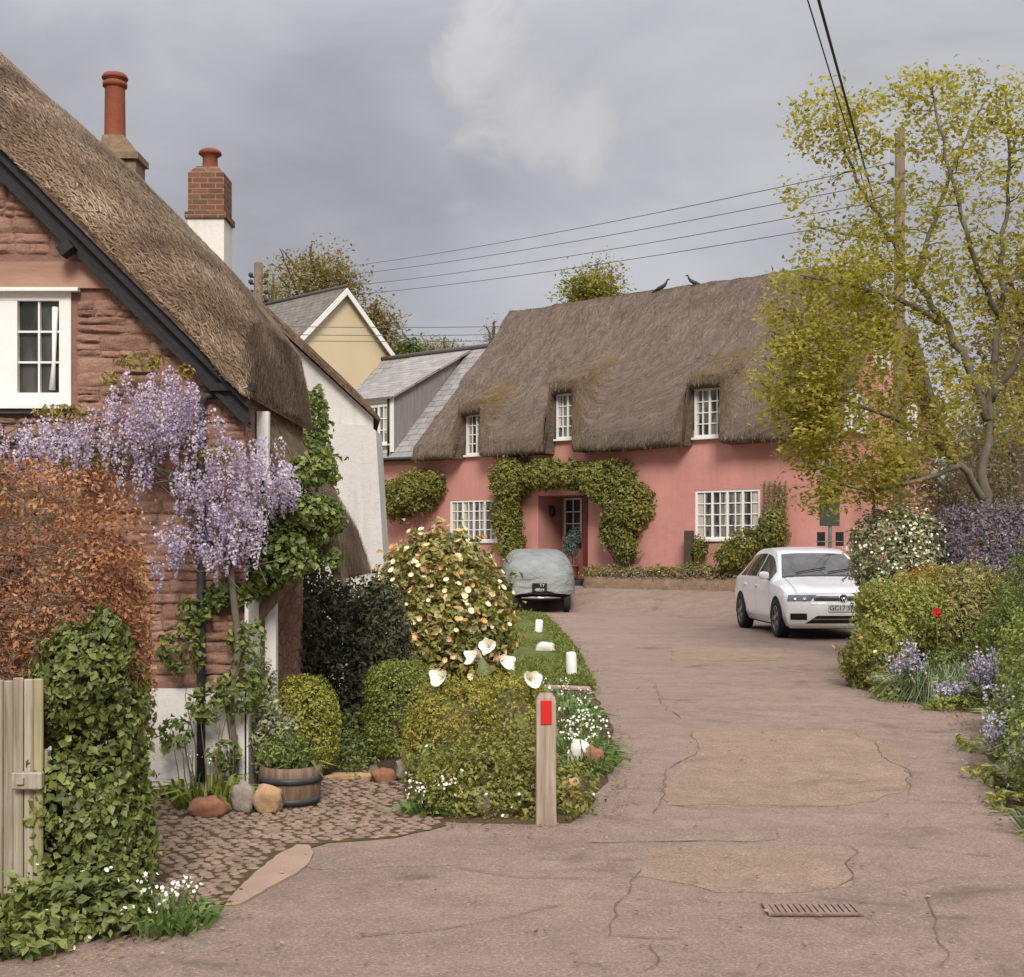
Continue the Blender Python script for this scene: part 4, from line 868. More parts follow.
T = Matrix(((0, -1, 0, XE), (1, 0, 0, 0), (0, 0, 1, 0), (0, 0, 0, 1)))
window(PC, 1.2, 2.4, 4.35, 5.25, -.08, 2, 2, 3, .07, .035, 'glassnet', T=T); window(PC, 4.45, 5.6, 4.35, 5.3, -.08, 2, 2, 3, .07, .035, 'glassnet', T=T)
window(PC, 2.9, 3.8, 6.0, 6.6, -.08, 1, 2, 2, .06, .03, 'glassnet', T=T, sill=False)
mb = MB(); mb.box((1.42, 1.04, .55), (2.95, 1.098, 1.62)); mb.build('porch_panel', M['pink'], PC, False)
window(PC, 1.45, 2.05, 1.8, 2.88, 1.02, 1, 2, 3, .05, .025, 'glass', sill=False)
mb = MB(); mb.box((1.5, 1.0, 1.5), (2.03, 1.035, 1.66)); mb.build('letter_box', M['black'], PC, False)
mb = MB(); mb.box((2.14, .98, .55), (2.9, 1.03, 2.85)); dr = mb.build('door', M['redbrown'], PC, False); mb = MB(); mb.lathe([(.0, 0), (.03, .005), (.03, .03), (0, .035)], 10, 0, (0, 0, 0), Matrix.Translation((2.22, .97, 1.6)) @ Matrix.Rotation(R(90), 4, 'X')); mb.build('handle', M['chrome'], dr, False)
mb = MB(); mb.box((2.84, -.03, .55), (2.975, .1, 2.9)); mb.build('porch_post', M['redbrown'], PC, False)
mb = MB(); mb.box((1.4, -.35, .5), (2.97, 1.0, .66)); mb.build('door_step', mat_basic('dark_slate_step', C('39333a'), .8), PC, False)
mb = MB(); mb.box((1.34, .45, 2.62), (1.44, .5, 2.66)); mb.lathe([(.03, 0), (.07, .04), (.09, .2), (.05, .27), (.01, .3)], 8, 0, (1.47, .47, 2.36)); mb.build('porch_lamp', M['black'], PC, False)
us = sorted(set([round(x, 3) for x in np.arange(-2.85, 9.96, .16)]+[q for a, b, _, _ in WINS for q in (a-.2, a-.11, a-.06, a-.02, a+.05, b-.05, b+.02, b+.06, b+.11, b+.2)])); NJ = 26
out, inn, tz = [], [], []
for u in us:
    zc = 8.69-max(0, u-8.6)*1.15; yt = (zc-4.95)/1.1; pts = []; t_ = []
    bl = bu = 0; wt = 0
    for a, b, c_, d_ in WINS:
        q = smooth((u-(a-.1))/.08)*smooth(((b+.1)-u)/.08); q2 = smooth((u-(a-.42))/.4)*smooth(((b+.42)-u)/.4)
        if q2 > bu or q > bl: bl, bu, wt = q, q2, d_
    sag = .05*mnoise.noise(Vector((u*.6, 0, 2)))
    low_n = [(-.42, 4.02+sag), (-.52, 4.035+sag), (-.55, 4.15+sag), (-.47, 4.45)]; low_w = [(-.06, wt+.0), (-.26, wt-.02), (-.36, wt+.1), (-.33, wt+.3)]
    for j in range(NJ+1):
        if j < 4:
            y, z = (lerp(low_n[j][0], low_w[j][0], bl), lerp(low_n[j][1], low_w[j][1], bl)); mo = bu*(.9 if j == 3 else .4)
        else:
            t = (j-3)/(NJ-3); y = lerp(-.46+.13*bl, yt, t); pl = 4.95+1.1*y; br = wt+.3+.42*(y+.33); z = pl+bu*max(0, br-pl)*(1 if bl > .5 else .8); mo = bu*(.8 if br > pl-.02 else max(0, .8-(pl-br)*5))
            if y > 2.9+.12*abs(math.sin(u*3.1)) and u < 8.5: z += .12
        pts.append((y, z)); t_.append(mo)
    back = [(6.8-y, (4.95+1.1*y if j > 3 else low_n[j][1])) for j, (y, z) in enumerate(pts)][::-1]
    mid = [(lerp(yt, 6.8-yt, k/4), pts[-1][1]+.02) for k in (1, 2, 3)]
    full = pts+mid+back; h_ = lambda z: max(0, min(1, (z-4)/4.6)); fx = smooth((-1.0-u)/1.85); right = smooth((u-9.0)/.95)
    out.append([(u+.42*h_(z)*fx, y, z) for y, z in full])
    inn.append([(u+.42*h_(z)*fx+.02, ((.02+.02*i if i < 4 else max(.1, y+.22)) if i < len(pts) else (y if i < len(pts)+3 else (y-.25 if i < len(full)-4 else 6.78-.02*(len(full)-1-i)))), (z+.02*min(i, len(full)-1-i) if i < 4 or i > len(full)-5 else z-.34)) for i, (y, z) in enumerate(full)])
    tz.append(t_+[.2]*3+[0]*len(back))
out = rough(out, .045, 1.6, 4); out = rough(out, .02, 5, 9)
mb = MB(); strip_shell(mb, out, inn, 0, tz); rf = mb.build('thatched_roof', M['thatch_far'], PC, False)
link_mesh('straw', straw_mesh([c[1:NJ+1] for c in out], 11000, .2, .018, .015, M['straw_far'], jit=.22), rf, False)
# raised bed with a low stone face along the front of the pink cottage
mb = MB()
for x0_, x1_ in ((3.1, XE+.3), (-3.2, 1.1)):
    N_ = 40; rows = [[], [], [], [], []]
    for i in range(N_+1):
        x = lerp(x0_, x1_, i/N_); q = Vector((x, 0, 5)); n_ = mnoise.noise(q*1.3)*.06; e_ = min(1, min(i, N_-i)/2.5+.1)
        for r_, (y, z) in enumerate(((-1.0*e_, .35), (-.98*e_, .62), (-.85*e_, .76), (-.4*e_, .82), (.0, .86))): rows[r_].append((x, y+n_, z+n_*.5+mnoise.noise(Vector((x*3, y*3, 0)))*.04))
    mb.grid(rows, 0, True)
bd = mb.build('flower_bed', mat_basic('stony_bank', C('7b6553'), .95, .35, 7, .8, 25, dist=.04), PC, False); bd.parent = None; bd.location = (HA.x, HA.y, 0); bd.rotation_euler = (0, 0, R(HANG)); bd['kind'] = 'structure'
def HP(x, y, z): return Vector((HA.x, HA.y, 0))+HU*x-HN*y+Vector((0, 0, z))
# ================================================================ left side plants
def lm(name, mesh, parent): return link_mesh(name, mesh, parent)
def B(px, py, Y, rx, ry, rz, p=2.0):
    q = P(px, py, Y); return (q.x, q.y, q.z, rx, ry, rz, p)
# beech hedge above, ivy-covered pier below
o = bush('beech_hedge', 'coppery brown beech hedge with dry leaves above the ivy, behind the board fence', 'hedge', [(-2.62, 6.0, 1.48, .92, .38, .48, 3.6), (-1.98, 5.85, 1.18, .34, .26, .50, 3), (-2.5, 6.1, .6, .75, .3, .62, 4), (-1.85, 5.85, .95, .22, .22, .45, 3)], 46000, .03, L['beech'], aspect=.5, amp=.05, shell=.35, spread=1.1, seed=3, branches=False, mixv=.65)
mb = MB()
for k in range(1000):
    a = Vector((random.uniform(-3.3, -1.85), random.uniform(5.56, 5.7), random.uniform(.95, 1.85))); d = Vector((random.uniform(-.25, .25), random.uniform(-.08, .02), random.uniform(-.02, .22))); d *= .5; mb.tube([a, a+d*.5+Vector((0, -.02, 0)), a+d], [.0032, .0025, .0012], 3, 0, False)
mb.build('stem', M['bark'], o)
o = bush('climbing_ivy', 'dense green ivy covering the pier beside the board fence', 'ivy', [(-1.80, 5.75, .55, .185, .2, .62, 3), (-1.92, 5.62, .3, .25, .2, .38, 3), (-1.74, 5.65, .25, .17, .2, .35, 2.5), (-1.84, 5.58, 1.0, .17, .12, .24, 2.2), (-1.74, 5.62, 1.12, .1, .1, .16), (-1.98, 5.6, .9, .1, .1, .2)], 17000, .04, L['ivy'], aspect=.75, amp=.14, shell=.3, spread=.6, seed=5, branches=False, upb=.1, droop=.8, mixv=.35)
o = bush('ground_plants', 'broad leaved weeds and wild garlic at the foot of the ivy', 'plants', [(-1.80, 5.25, .08, .2, .22, .17), (-1.62, 5.3, .08, .15, .2, .14), (-1.86, 5.0, .04, .16, .16, .1), (-1.98, 5.28, .05, .14, .12, .13)], 2900, .05, L['ivy'], aspect=.62, amp=.15, shell=.6, spread=.8, seed=8, branches=False, upb=.8,
         flowers=[dict(n=35, size=.018, mat=L['fl_white'], petals=6, cup=.2, out=.05)])
def garlic(name, label, cx, cy, rx, ry, n, nf, h=.24, mat='garlic', fl='fl_white', fs=.016, group=None, cat='flowers', heads=5, z=None, bend=.75, w=.022):
    g = gz(cx, cy)+(z or 0); o = empty(name, label, cat, (cx, cy, g), 0, group)
    a = RNG.uniform(0, 2*PI, n); r = np.sqrt(RNG.uniform(0, 1, n)); b = np.stack([cx+np.cos(a)*r*rx, cy+np.sin(a)*r*ry, np.full(n, g-.01)], 1)
    d = np.stack([np.cos(a)*.5+RNG.normal(size=n)*.35, np.sin(a)*.5+RNG.normal(size=n)*.35, np.full(n, 1.)], 1)
    lm('leaves', blade_mesh('leaves', b, d, h*RNG.uniform(.7, 1.3, n), w, L[mat], bend), o)
    mb = MB(); hp = []
    for k in range(nf):
        aa = random.uniform(0, 2*PI); rr = math.sqrt(random.random()); p0 = Vector((cx+math.cos(aa)*rr*rx, cy+math.sin(aa)*rr*ry, g)); p1 = p0+Vector((random.uniform(-.08, .08), random.uniform(-.08, .08), h*random.uniform(.9, 1.35))); mb.tube([p0, p0.lerp(p1, .5)+Vector((.01, 0, .01)), p1], [.003, .003, .002], 4, 0, False)
        for q in range(heads): hp.append(p1+Vector((random.gauss(0, .014), random.gauss(0, .014), random.gauss(0, .014))))
    mb.build('stem', M['grassbase'], o); hp = np.array([tuple(p) for p in hp]); lm('blossom', flower_mesh('blossom', hp, RNG.normal(size=hp.shape)+np.array([0, -.3, .5]), fs*RNG.uniform(.8, 1.3, len(hp)), L[fl], 5, .25), o)
    return o
garlic('wild_garlic', 'white flowered wild garlic clump at the road edge below the ivy', -1.44, 5.36, .2, .2, 170, 18, .14, heads=4)
# wisteria
WI = empty('wisteria', 'lilac wisteria in full flower trained along the stone cottage gable', 'wisteria', (-1.75, 7.86, 0)); mb = MB()
main = [(-1.70, 7.92, 0), (-1.68, 7.90, .3), (-1.72, 7.88, .6), (-1.65, 7.86, .95), (-1.70, 7.86, 1.4), (-1.95, 7.86, 1.9), (-2.3, 7.88, 2.12), (-2.8, 7.9, 2.15), (-3.3, 7.9, 2.2)]
mb.tube(main, [.026, .025, .024, .023, .022, .02, .018, .014, .01], 7)
mb.tube([(-1.72, 7.84, 1.4), (-1.6, 7.9, 1.75), (-1.4, 8.1, 2.0)], [.02, .016, .01], 6); mb.tube([(-1.95, 7.86, 1.9), (-1.9, 7.84, 2.2), (-2.1, 7.84, 2.5)], [.018, .014, .008], 6)
for k in range(70):
    t = random.randrange(4, 8); a = Vector(main[t]).lerp(Vector(main[t+1]), random.random()); mb.tube([a, a+Vector((random.uniform(-.2, .2), -.05, random.uniform(-.05, .12))), a+Vector((random.uniform(-.4, .4), -.08, random.uniform(-.25, .2)))], [.007, .005, .003], 4, 0, False)
mb.build('stem', M['bark'], WI)
rac = []
def rblob(px, py, rx, ry, n, Y=7.72, dy=.14):
    for _ in range(n):
        while True:
            a, b = random.uniform(-1, 1), random.uniform(-1, 1)
            if a*a+b*b < 1: break
        rac.append(P(px+4+a*rx, py-4+b*ry, Y+random.uniform(-dy, dy)))
for a in ((150, 396, 44, 28, 92), (118, 426, 52, 22, 48), (25, 438, 60, 22, 78), (-60, 440, 60, 28, 40), (190, 425, 34, 20, 34), (80, 440, 40, 20, 36), (232, 468, 34, 30, 62), (262, 462, 24, 26, 28), (190, 474, 24, 14, 18), (138, 462, 12, 14, 10), (112, 462, 10, 8, 6), (210, 500, 22, 16, 16), (235, 510, 26, 20, 26)): rblob(*a)
for a in ((282, 482, 18, 18, 30), (262, 500, 20, 18, 22)): rblob(*a, Y=8.1, dy=.12)
for a in ((172, 532, 20, 14, 22), (205, 536, 36, 18, 40), (236, 532, 24, 20, 26), (152, 556, 6, 12, 6)): rblob(*a, Y=7.75)
fp, fn, fr = [], [], []
for p in rac:
    if random.random() < .36: continue
    ln = random.uniform(.1, .25); n = int(ln*270); cr = random.random()
    for k in range(n):
        t = random.random(); r = (.032*(1-t)**.9*min(1, .4+t*4)+.004); a = random.uniform(0, 2*PI); d = (math.cos(a), math.sin(a)); fp.append((p.x+d[0]*r+t*.012, p.y+d[1]*r, p.z-t*ln)); fn.append((d[0], d[1], .2)); fr.append(.45*cr+.35*random.random()+.3*(1-t)*.7)
fp, fn = np.array(fp), np.array(fn)
lm('blossom', raw_mesh('blossom', leaf_verts(fp, unit(fn)+RNG.normal(size=fn.shape)*.5, .0175*RNG.uniform(.7, 1.3, len(fp)), .85, .25), 4, LF, np.clip(np.array(fr), 0, 1), L['wist']), WI)
lp, ln_ = blob_points([B(140, 362, 7.8, .16, .06, .05), B(185, 372, 7.8, .06, .05, .05), B(60, 412, 7.8, .18, .05, .05), B(110, 378, 7.85, .06, .05, .05), B(215, 455, 7.75, .15, .06, .06), B(90, 462, 7.75, .2, .05, .05)], 900, .2, .8, 4)
lm('leaves', leaf_mesh('leaves', lp, ln_, .045, L['wistleaf'], .38, .2, .9, .6), WI)
# greenery round the porch
o = bush('porch_climber', 'green climber growing over the thatched porch hood', 'climber', [B(300, 512, 8.25, .24, .2, .14), B(255, 575, 8.15, .22, .15, .14), B(285, 548, 8.2, .2, .2, .17), B(225, 596, 7.95, .16, .08, .09), B(195, 612, 7.9, .1, .06, .07), B(310, 470, 8.28, .17, .12, .12), B(325, 520, 8.3, .13, .12, .14), B(280, 560, 8.1, .2, .12, .12), B(335, 560, 8.32, .06, .06, .06)], 6800, .048, L['mid'], aspect=.7, amp=.2, shell=.7, seed=11, bmat=M['wood_brown'], branches=False, upb=.5, mixv=.3)
o = bush('tall_climber', 'tall leafy climber against the white cottage gable behind the porch', 'climber', [B(314, 420, 11.5, .13, .3, .28), B(314, 480, 11.3, .19, .4, .4), B(312, 535, 11.0, .2, .3, .3), B(300, 452, 11.2, .14, .3, .25)], 6500, .06, L['mid'], aspect=.6, amp=.2, shell=.5, seed=12, mixv=.3)
o = bush('climbing_rose', 'straggly rose with bare stems climbing the white plinth by the downpipe', 'rose', [B(175, 735, 7.82, .11, .05, .1), B(205, 705, 7.8, .14, .06, .12), B(240, 690, 7.85, .16, .1, .16), B(180, 650, 7.84, .14, .05, .16), B(225, 755, 7.85, .1, .06, .1), B(245, 640, 7.9, .12, .08, .14)], 1500, .05, L['mid'], aspect=.6, amp=.2, shell=.8, seed=13, bmat=M['wood_brown'], nst=2, r0=.6, mixv=.3)
garlic('strap_leaf_plant', 'clump of narrow strap leaves by the foot of the downpipe', -1.83, 7.72, .16, .1, 130, 6, .3, 'bright', 'fl_white', .01, cat='plant', heads=2)
# shrubs by the porch
bush('dark_shrub', 'large dark glossy evergreen shrub between porch and flowering shrub', 'shrub', [(-1.58, 10.9, .62, .52, .5, .74), (-1.35, 10.6, .4, .42, .4, .5), (-1.75, 10.4, .7, .3, .35, .5), (-1.15, 11.0, .7, .3, .4, .6)], 40000, .052, L['dark'], aspect=.45, amp=.16, shell=.6, seed=14, mixv=.4)
bush('round_box_bush', 'rounded yellow green clipped bush behind the barrel planter', 'bush', [(-1.41, 8.75, .34, .25, .25, .35, 2.4)], 8500, .024, L['olive'], aspect=.6, amp=.06, shell=.2, seed=15, mixv=.3)
bush('grey_green_bush', 'loose grey green bush with small leaves left of the rounded bush', 'bush', [(-1.62, 8.2, .48, .17, .2, .34), (-1.5, 8.1, .35, .17, .18, .24), (-1.64, 8.15, .7, .13, .12, .2)], 5200, .034, L['greygreen'], aspect=.6, amp=.22, shell=.6, seed=16, mixv=.3)
bush('flowering_shrub', 'big rounded shrub covered in cream and orange blooms beside the lawn', 'shrub', [(-.72, 13.0, .88, .70, .66, .84), (-.66, 12.7, .62, .68, .56, .6), (-.85, 12.8, .6, .62, .55, .58)], 15000, .085, L['camellia'], aspect=.55, amp=.11, shell=.25, seed=17, upb=.3, spread=.7, mixv=.3,
     flowers=[dict(n=520, size=.058, mat=L['fl_cream'], petals=10, cup=.45, out=.065, name='cream_bloom', each=1, sel=lambda p: (p[:, 1] < 13.0) & (p[:, 2] > .35)), dict(n=230, size=.058, mat=L['fl_orange'], petals=10, cup=.45, out=.065, name='orange_bloom', each=1, sel=lambda p: (p[:, 1] < 13.0) & (p[:, 2] > .35))])
ring_sheet('shrub_bed', [(-2.2, 8.6), (-1.6, 8.45), (-1.25, 8.5), (-1.0, 9.0), (-.95, 10.4), (-1.2, 13), (-2.4, 13), (-2.3, 10)], .05, M['earth'], .008, 4, edge=.02, rough_=.03)
bush('undergrowth', 'low green undergrowth in the gap between the rounded bush and the box block', 'plants', [(-1.12, 9.3, .08, .16, .4, .14), (-1.2, 9.9, .12, .2, .4, .2), (-1.05, 8.75, .03, .1, .16, .07)], 2600, .036, L['mid'], amp=.2, shell=.7, seed=33, branches=False, upb=.8)
# planted island
soil, _z = ring_sheet('flower_bed', [(-1.15, 10.6), (-.95, 9.2), (-.75, 8.3), (-.52, 7.45), (-.3, 7.3), (.1, 7.28), (.33, 7.32), (.5, 8.0), (.62, 8.6), (.8, 9.8), (.86, 11.5), (.86, 13.7), (.2, 13.9), (-.6, 14.2), (-1.4, 13.5), (-1.5, 11.5)], .09, M['earth'], .01, 6, edge=.025, rough_=.03)
lawn, _z2 = ring_sheet('lawn', [(.9, 13.95), (.92, 16), (.95, 19.5), (.86, 24), (.72, 28.8), (.2, 29.3), (-.5, 27.5), (-1.0, 22), (-1.2, 17), (-1.0, 14.2), (0, 13.9)], .09, M['grassbase'], .0, 5, edge=.03, power=6.)
n = 42000; gx = RNG.uniform(-1.15, .96, n); gy = 13.95+15.2*RNG.uniform(0, 1, n)**1.35
LP = [Vector((*q, 0)) for q in [(.9, 13.95), (.92, 16), (.95, 19.5), (.86, 24), (.72, 28.8), (.2, 29.3), (-.5, 27.5), (-1.0, 22), (-1.2, 17), (-1.0, 14.2), (0, 13.9)]]
kk = np.array([inside(x, y, LP) for x, y in zip(gx, gy)]); gx, gy = gx[kk], gy[kk]; n = len(gx)
gzv = np.array([gz(x, y) for x, y in zip(gx, gy)])+.06
o = link_mesh('grass', blade_mesh('grass', np.stack([gx, gy, gzv], 1), RNG.normal(size=(n, 3))*.45+np.array([0, 0, 1]), RNG.uniform(.03, .075, n)*(1+.4*np.sin(gx*5)*np.sin(gy*2)), .012+.0006*gy, L['grass'], .5)); o['kind'] = 'stuff'
mb = MB(); mb.box((-.05, 0, 0), (.46, .1, .05), bev=.015); o = mb.build('kerb_stone', M['concrete']); o.location = (.58, 13.82, .025); o.rotation_euler = (0, R(1.5), R(-6)); tag(o, 'pale stone edging laid across the lawn end', 'kerb stone')
bush('box_hedge', 'clipped dark green box block left of the golden hedge', 'hedge', [(-.82, 9.55, .36, .26, .28, .36, 3.4)], 8000, .026, L['boxdark'], aspect=.6, amp=.05, shell=.2, seed=18, mixv=.3)
bush('golden_hedge', 'low golden green clipped hedge behind the wooden bollard post', 'hedge', [(-.36, 8.75, .38, .32, .3, .30, 3), (-.02, 8.85, .4, .26, .3, .30, 3), (-.5, 8.6, .25, .24, .25, .28, 2.6)], 11500, .026, L['golden'], aspect=.55, amp=.13, shell=.35, seed=19, mixv=.4)
bush('leafy_ground_cover', 'low sprawling mound of small leaved plants at the foot of the bollard', 'plants', [(-.25, 7.85, .14, .34, .35, .24), (.12, 7.75, .12, .25, .3, .22), (-.42, 7.7, .1, .2, .25, .17), (.38, 7.85, .1, .14, .25, .16), (-.05, 8.2, .18, .4, .25, .24), (.33, 7.5, .08, .12, .15, .12), (-.1, 7.48, .07, .22, .16, .12), (.12, 7.42, .05, .12, .1, .1), (-.34, 7.5, .06, .15, .14, .11)], 11500, .034, L['mid' if False else 'climber'], aspect=.6, amp=.2, shell=.6, spread=.9, seed=20, branches=False, upb=.8, mixv=.3, flowers=[dict(n=70, size=.02, mat=L['fl_white'], petals=5, cup=.2, out=.02)])
garlic('wild_garlic', 'white flowered wild garlic spreading along the road edge right of the hedge', .52, 9.4, .2, .75, 520, 42, .22, heads=4)
garlic('wild_garlic', 'small white flowered garlic patch near the cobbles at the bollard bed', -.48, 7.55, .14, .15, 90, 14, .16)
garlic('wild_garlic', 'garlic leaves growing beyond the stones towards the lawn edging', .5, 11.8, .25, 1.4, 600, 26, .2, heads=4)
# arum lilies
def calla(cx, cy, heads, label, group='white arum lilies'):
    g = gz(cx, cy); o = empty('arum_lily', label, 'lily', (cx, cy, g), 0, group); mb = MB(); fl = []
    for px, py, Y, tilt in heads:
        h = P(px, py, Y); mb.tube([(h.x*.7+cx*.3, h.y+.02, g), (h.x, h.y+.03, (g+h.z)/2), (h.x, h.y+.01, h.z-.05)], [.009, .008, .007], 6)
        rows = []
        for i in range(9):
            t = i/8; row = []
            for k in range(25):
                a = 2*PI*k/24; c_ = math.cos(a); wv = mnoise.noise(Vector((c_*1.6+px, math.sin(a)*1.6, t*1.5))); r = (.010+.05*t**1.35)*(1+.35*t*c_)*(1+.28*wv*t)+(.05*max(0, t-.6)*max(0, c_)**6); z = -.075+.12*t*(1+.32*c_)+.035*wv*t*t-.03*max(0, (t-.7)/.3)**2*max(0, c_)
                row.append(Vector((r*c_, r*math.sin(a), z)))
            rows.append(row)
        Mx = Matrix.Translation(h) @ Matrix.Rotation(tilt, 4, 'Z') @ Matrix.Rotation(R(62), 4, 'Y'); f = MB(); f.grid([[Mx @ v for v in r] for r in rows], 0, True); f.tube([Mx @ Vector((0, 0, -.03)), Mx @ Vector((.005, 0, .045))], [.007, .005], 6, 1)
        fo = f.build('flower', [M['petal'], L['fl_cream']], o)
    mb.build('stem', M['grassbase'], o)
    n = 9*len(heads); a = RNG.uniform(0, 2*PI, n); hx = np.mean([P(*q[:3]).x for q in heads]); zz = max(P(*q[:3]).z for q in heads)
    lp = np.stack([hx+np.cos(a)*RNG.uniform(.03, .16, n), cy+np.sin(a)*.12, g+(zz-g)*RNG.uniform(.25, .8, n)], 1)
    lm('leaves', leaf_mesh('leaves', lp, np.stack([np.cos(a), np.sin(a), np.full(n, .8)], 1), .2, L['ivy'], .5, .12, .3, .3), o); return o
M['petal'] = mat_plain('white_spathe', C('e4e1d6'), .55)
calla(-.15, 9.7, [(476, 655, 9.62, 4.0), (488, 644, 9.75, 4.6), (503, 660, 9.6, 5.3)], 'cluster of white arum lilies standing above the golden hedge')
calla(-.5, 9.15, [(441, 676, 8.6, 4.3)], 'single white arum lily at the left end of the golden hedge')
calla(.12, 8.95, [(531, 677, 8.75, 5.0)], 'single white arum lily just above the wooden bollard')
g = garlic('dock_plant', 'big upright dock leaves beside the cobbles', -.62, 8.55, .06, .05, 3, 0 or 1, .2, 'ivy', heads=0 or 1, cat='plant'); 
dp = np.array([[-.58, 8.5, .2], [-.5, 8.45, .18], [-.66, 8.55, .14]]); lm('big_leaf', leaf_mesh('big_leaf', dp, np.array([[.2, -1, .2]]*3), .27, L['garlic'], .38, .1, .15, -2.), g)
# stones
def stone(label, px, py, w, h, mat, seed, Y=None, group=None, name='stone', d=None):
    q = G(px, py) if Y is None else P(px, py, Y); s_ = q.y/F; mb = MB(); mb.stone((0, 0, h*s_*.42), (w*s_*.5, (d or w*.7)*s_*.5, h*s_*.55), seed, n=10); o = mb.build(name, M[mat]); o.location = Vector((q.x, q.y+w*s_*.3, gz(q.x, q.y)-.01)) ; return tag(o, label, 'stone', group)
stone('flat reddish stone in front of the strap leaved clump', 206, 820, 44, 22, 'stone_red', 1); stone('upright grey stone leaning at the corner of the white plinth', 241, 815, 26, 32, 'stone_grey', 2); stone('tan stone propped against the barrel planter', 266, 816, 32, 30, 'stone_tan', 3)
stone('pale grey pointed stone at the back of the cobbles', 410, 783, 34, 24, 'stone_grey', 4); stone('brown stone left of the pointed grey one', 383, 784, 28, 16, 'stone_red', 5); stone('long low stone slab edging the back of the cobbles', 350, 783, 62, 9, 'stone_tan', 6, d=20)
stone('white painted stone beside the wooden bollard', 581, 772, 26, 32, 'stone_white', 7); stone('pinkish brown stone at the road edge right of the white one', 594, 774, 24, 28, 'stone_red', 8); stone('flat grey stone leaning behind the bollard foot', 571, 812, 22, 34, 'stone_tan', 9); stone('half hidden grey stone among the ground plants', 479, 815, 24, 26, 'stone_grey', 10)
stone('low white lump of stone on the lawn between two marker posts', 545, 657, 22, 15, 'stone_white', 11)
# ================================================================ built things
E_ = __import__('mathutils').Euler
# wooden bollard with red reflector
q = G(546, 823); s_ = q.y/F; BO = empty('wooden_bollard', 'short weathered wooden bollard post with a red reflector at the road edge', 'bollard', q); mb = MB(); w2, h = .058, 130*s_
sec = [(w2*math.cos(a)*(1.0), w2*math.sin(a)*.8) for a in np.linspace(0, 2*PI, 12, endpoint=False)]
def rnd_rect(w, d, r, n=3):
    o = []
    for cx, cy, a0 in ((w-r, d-r, 0), (-w+r, d-r, 90), (-w+r, -d+r, 180), (w-r, -d+r, 270)):
        for k in range(n+1): a = R(a0+90*k/n); o.append((cx+r*math.cos(a), cy+r*math.sin(a)))
    return o
rows = []
for z, k in ((-.05, 1.06), (0, 1.05), (.1, 1.0), (h*.5, .985), (h-.05, .97), (h-.022, .86), (h-.004, .62), (h, .4)): rows.append([(x*k+.004*mnoise.noise(Vector((x*9, z*3, 1))), y*k, z) for x, y in rnd_rect(w2, .05, .014)])
rows = [r+[r[0]] for r in rows]; mb.grid(rows, 0, False, flip=True); mb.add(rows[-1][:-1], [tuple(range(len(rows[-1])-1))]); mb.build('post', M['wood_grey'], BO, False)
mb = MB(); mb.box((-.031, -.058, h-.17), (.031, -.0495, h-.035), bev=.003); mb.build('reflector', M['red'], BO, False)
# white marker posts on the lawn edge
for px, py, hp, wd, lab in ((572, 681, 27, 11, 'taller white marker post with a peaked top near the lawn edging'), (538, 637, 16, 8, 'small leaning white marker post far up the lawn')):
    q = G(px, py); s_ = q.y/F; mb = MB(); a = wd*s_/2; hh = hp*s_; mb.lathe([(a*1.02, -.05), (a, 0), (a*.96, hh*.9), (a*.8, hh*.97), (a*.2, hh)], 10); o = mb.build('marker_post', M['paintwhite']); o.location = q-Vector((0, 0, .02)); o.rotation_euler = (R(2), R(4 if px < 550 else -3), .4); tag(o, lab, 'marker post', 'white posts along the lawn')
# board fence
FE = empty('board_fence', 'weathered vertical board fence with algae stains at the left edge', 'fence', (-2.3, 5.45, 0)); mb = MB(); x = -2.75; k = 0
while x < -1.985:
    wd = random.uniform(.034, .042); zt = 1.0+random.uniform(-.015, .012); y = 5.43+random.uniform(-.006, .006); mi = 1 if k % 9 == 2 or x > -2.02 else 0
    mb.box((x, y, .02), (x+wd, y+.02, zt), mi, bev=.004); x += wd+random.uniform(.001, .003); k += 1
mb.build('boards', [M['wood_fence'], M['moss']], FE)
mb = MB(); mb.box((-2.8, 5.455, .62), (-1.95, 5.5, .70), bev=.005); mb.build('rail', M['wood_fence'], FE); mb = MB(); mb.box((-2.075, 5.385, .55), (-1.95, 5.428, .62), bev=.005); mb.box((-2.05, 5.37, .575), (-2.02, 5.384, .6)); mb.build('latch_block', M['wood_fence'], FE)
# half barrel planter and its plant
q = G(286, 811); BP = empty('barrel_planter', 'wooden half barrel planter with dark iron hoops on the cobbles', 'planter', q+Vector((0, .17, 0))); mb = MB(); seg = 40; rows = []
for z, r in ((0, .155), (.03, .165), (.12, .182), (.2, .186), (.245, .182), (.245, .16), (.2, .158)): rows.append([(math.cos(2*PI*k/seg)*(r-(.003 if k % 4 == 0 else 0)), math.sin(2*PI*k/seg)*(r-(.003 if k % 4 == 0 else 0)), z) for k in range(seg+1)])
mb.grid(rows, 0, True, flip=True); mb.build('staves', M['wood_brown2'] if 'wood_brown2' in M else M['wood_brown'], BP, False)
for z, r in ((.045, .172), (.17, .189)):
    mb = MB(); mb.lathe([(r-.006, z-.018), (r+.003, z-.018), (r+.003, z+.018), (r-.006, z+.018)], 40); mb.build('hoop', M['blackpipe'], BP, False)
mb = MB(); mb.lathe([(.02, .2), (.159, .205), (.1, .225), (0, .23)], 24); mb.build('soil', M['earth'], BP, False)
bp = q+Vector((0, .17, 0)); o = bush('potted_plant', 'trailing green plant with strap leaves growing in the barrel planter', 'plant', [(bp.x-.06, bp.y, .32, .15, .13, .11), (bp.x+.06, bp.y-.02, .27, .1, .1, .07)], 1300, .035, L['mid'], aspect=.5, amp=.2, shell=.7, seed=31, branches=False)
